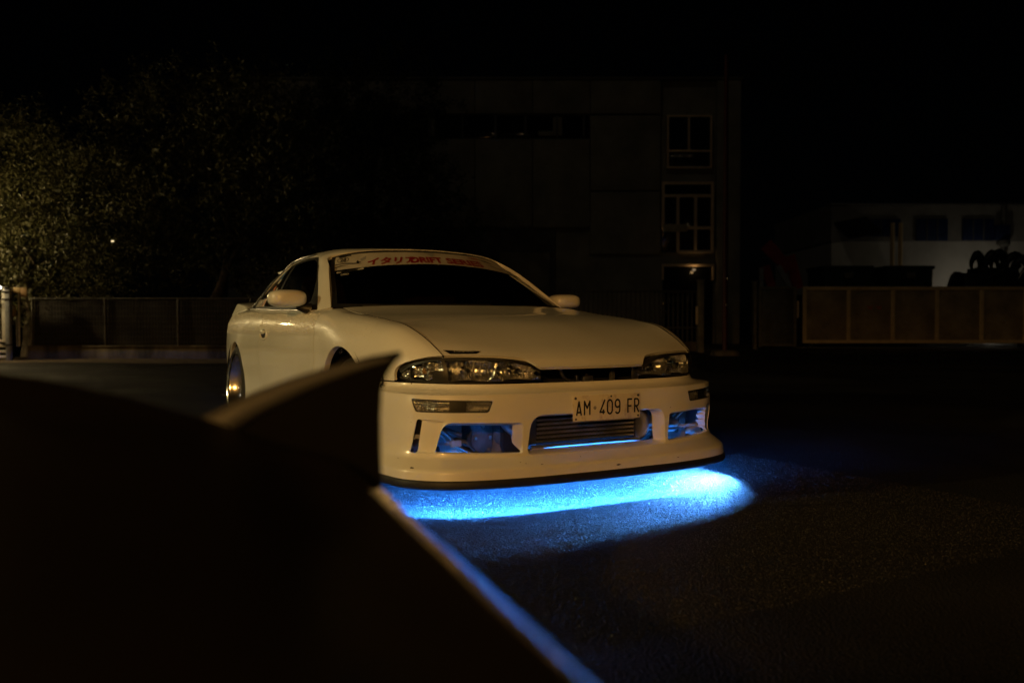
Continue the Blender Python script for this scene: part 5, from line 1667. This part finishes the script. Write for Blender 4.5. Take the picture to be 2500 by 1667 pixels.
# red loader arm behind the wicket gate
DR = 28.0
ra = yard('loader_arm', X(1900, DR), DR, label='dark red loader arm folded behind the wicket gate', category='machine')
def beam(name, p, q, w, mat, par, th=.16):
    p, q = np.array(p, float), np.array(q, float); d = q - p; l = np.linalg.norm(d); d /= l
    n_ = np.array([-d[2], 0, d[0]])
    V = []
    for c, k in ((p, 1), (q, .8)):
        for a, b in ((-1, -1), (1, -1), (1, 1), (-1, 1)):
            V.append(c + n_ * w * .5 * k * a + np.array([0, th * .5 * b, 0]))
    return mk(name, V, [(0, 3, 2, 1), (4, 5, 6, 7), (0, 1, 5, 4), (1, 2, 6, 5), (2, 3, 7, 6), (3, 0, 4, 7)], mat, par, 30)
xr = lambda u: X(u, DR) - X(1900, DR); zr = lambda v: Z(v, DR)
M['loader_red'] = noisy(principled('loader_red', (.3, .02, .02), .5), 4, (.22, .014, .014), (.36, .03, .026))
beam('boom', (xr(1868), 0, zr(597)), (xr(1925), 0, zr(660)), .42, 'loader_red', ra)
beam('boom', (xr(1925), .05, zr(625)), (xr(1950), .05, zr(705)), .36, 'loader_red', ra)
beam('boom', (xr(1866), .02, zr(650)), (xr(1884), .02, zr(702)), .30, 'loader_red', ra)
beam('ram', (xr(1895), -.12, zr(650)), (xr(1925), -.12, zr(704)), .17, 'post_grey', ra, .1)
beam('ram', (xr(1856), -.10, zr(655)), (xr(1856), -.10, zr(704)), .12, 'post_grey', ra, .1)
mk('loader_frame', *bbox(-.8, .9, -.1, .5, .3, 1.6, .05), 'black', ra, 30)
# yard floodlight hidden behind the machine, washing the white wall
fd = yard('yard_floodlight', X(2425, 40), 39.6, label='small floodlight on the ground at the foot of the white shed', category='lamp')
mk('flood_body', *bbox(-.15, .15, -.1, .1, 1.35, 1.55, .02), 'black', fd, 30)
mk('flood_stand', *tube(np.array([(0, 0, 0), (0, 0, 1.36)]), .04, 8), 'steel', fd, 50)
mk('flood_glass', *bbox(-.12, .12, .1, .115, 1.38, 1.52, .004), emis('flood_glow', (1, .86, .6), 6.0), fd, 30)
ld = bpy.data.lights.new('flood_light', 'POINT'); ld.energy = 22; ld.color = (1, .88, .68); ld.shadow_soft_size = .1
lo = bpy.data.objects.new('flood_light', ld); COL.objects.link(lo); lo.parent = fd; lo.location = (0, .35, 1.6)

# ================================================================== the dark car under the camera: tail, deck and duck-tail
La = np.array([-.933, -.36]); Tb = np.array([.36, -.933])
def Q(a, b, z):
    return Wd(-.145 + a * La[0] + b * Tb[0], .95 + a * La[1] + b * Tb[1], z)
M['darkpaint'] = noisy(principled('black_paint', (.007, .0065, .006), .05, coat=.0, spec=.5), 3, (.006, .0055, .005), (.009, .0085, .008))
M['darkmatt'] = noisy(principled('black_matt', (.004, .0037, .0034), .7, spec=.05), 3, (.003, .0028, .0026), (.005, .0047, .0044))
M['greypaint'] = noisy(principled('grey_spoiler_paint', (.06, .062, .07), .5), 6, (.05, .052, .06), (.07, .072, .08))
ob = Q(.8, 1.6, 0)
dark = empty('dark_car', ob, 0, None, label='out of focus black car with a grey duck-tail, filling the lower left', category='car')
secs = []
#        b   shoulder  deck(.18) deck(.36) centre  half-inset
DK = [(-.10, .40, .43, .46, .47, .10), (-.055, .52, .58, .62, .635, .035), (-.02, .575, .645, .695, .715, .010), (.0, .586, .666, .716, .735, .004), (.10, .588, .668, .717, .735, 0), (.22, .589, .668, .715, .733, 0), (.35, .590, .667, .712, .730, 0), (.52, .592, .664, .706, .723, 0), (.75, .594, .660, .700, .715, 0),
      (1.05, .60, .655, .70, .74, 0), (1.25, .61, .69, .80, .88, .005), (1.75, .63, .78, 1.02, 1.10, .01), (2.4, .65, .80, 1.07, 1.16, .01), (2.9, .65, .76, .98, 1.05, .01), (3.4, .64, .70, .75, .78, .01), (4.1, .58, .64, .68, .70, .03), (4.35, .42, .46, .50, .52, .10)]
for b, sh, d1, d2, d3, ins in DK:
    cs = np.interp(b, [0, .1, .25, .5, .75, 1.0], [.84, .80, .735, .67, .64, .62])
    h = [(.03, .14), (-.01, .20), (-.03, .30), (-.034, .42), (-.032, .50), (-.026, .54), (-.014, .570), (-.002, .584), (.008, .584 + .010 * cs), (.020, .584 + .022 * cs), (.032, .584 + .034 * cs), (.043, .584 + .0445 * cs), (.054, .584 + .050 * cs), (.085, .584 + .059 * cs), (.18, d1), (.36, d2), (.58, (d2 + 2 * d3) / 3), (.8, d3)]
    row = []
    for a, z in h:
        zz = z if a > .12 else min(z, sh + .06, z * (1 if sh > .58 else sh / .586))
        row.append((a + ins * (1 - a / .8), zz))
    full = row + [(1.6 - a, z) for a, z in reversed(row[:-1])]
    secs.append([Q(a, b, z) - ob for a, z in full])
G = surf(np.array(secs), .035, .02)
V, F = orient(*grid(G), Q(.8, 1.8, .4) - ob)
ca = np.concatenate([[r_[0] for r_ in [(0,)]]]) if False else None
rel = V[:, :3] + ob - Q(0, 0, 0)
La3 = RT * La[0] + FW * La[1]
av = rel @ La3
fk = clip(V, F, .0455 - np.minimum(av, 1.6 - av))
dkk = clip(V, F, np.minimum(av, 1.6 - av) - .0455)
flank = mk('flank', *fk, 'darkpaint', dark, 60)
M['deckpaint'] = noisy(principled('dull_black_paint', (.012, .010, .009), .5, spec=.12), 3, (.009, .0078, .007), (.015, .0125, .011))
mk('deck', *dkk, 'deckpaint', dark, 60)
def sz(u, v):
    k = (u - 1250) / 2129.5
    s_ = (-.145 - .95 * k) / (.933 - .36 * k)
    d = .95 - .36 * s_
    return s_, .7715 - (v - 782.7) / 2129.5 * d
edge = [sz(*p) for p in ((470, 1040), (540, 1003), (600, 973), (700, 930), (800, 896), (900, 870), (950, 861), (972, 857))]
right = [sz(*p) for p in ((965, 872), (948, 893), (932, 920), (923, 955), (920, 1020), (921, 1100), (924, 1200))]
outl = [(s_, z) for s_, z in edge] + right + [(0.02, .56), (.16, .60)]
V = [Q(s_, .0, z) - ob for s_, z in outl] + [Q(s_, .016, z) - ob for s_, z in outl]
n = len(outl)
F = [tuple(range(n)), tuple(range(2 * n - 1, n - 1, -1))] + [(i, i + n, (i + 1) % n + n, (i + 1) % n) for i in range(n)]
duck = mk('duck_tail', V, F, 'darkmatt', dark, 40)
P = curve(np.array([Q(s_, .012, z - .012 + .0085 * t) - ob for (s_, z), t in zip(edge, np.linspace(0, 1, len(edge)))]), 40)
mk('duck_tail_blade', *tube(P, np.linspace(.0165, .0035, 40), 12), 'greypaint', duck, 60)
for b in (.55, 3.45):
    for a in (.10, 1.5):
        w = lathe([(.10, -.02), (.20, -.02), (.21, .0), (.29, 0), (.30, -.03), (.30, -.17), (.28, -.2), (.1, -.2)], 40, 'y')
        Vw = np.array([RT * (v[1] * (1 if a < .5 else -1) * .933 + v[0] * .36) + FW * (v[1] * (1 if a < .5 else -1) * .36 - v[0] * .933) + np.array([0, 0, v[2] + .3]) for v in w[0]])
        c = Q(a, b, 0) - ob
        wv2 = mk('wheel', Vw + c, w[1], 'tyre', dark, 40)
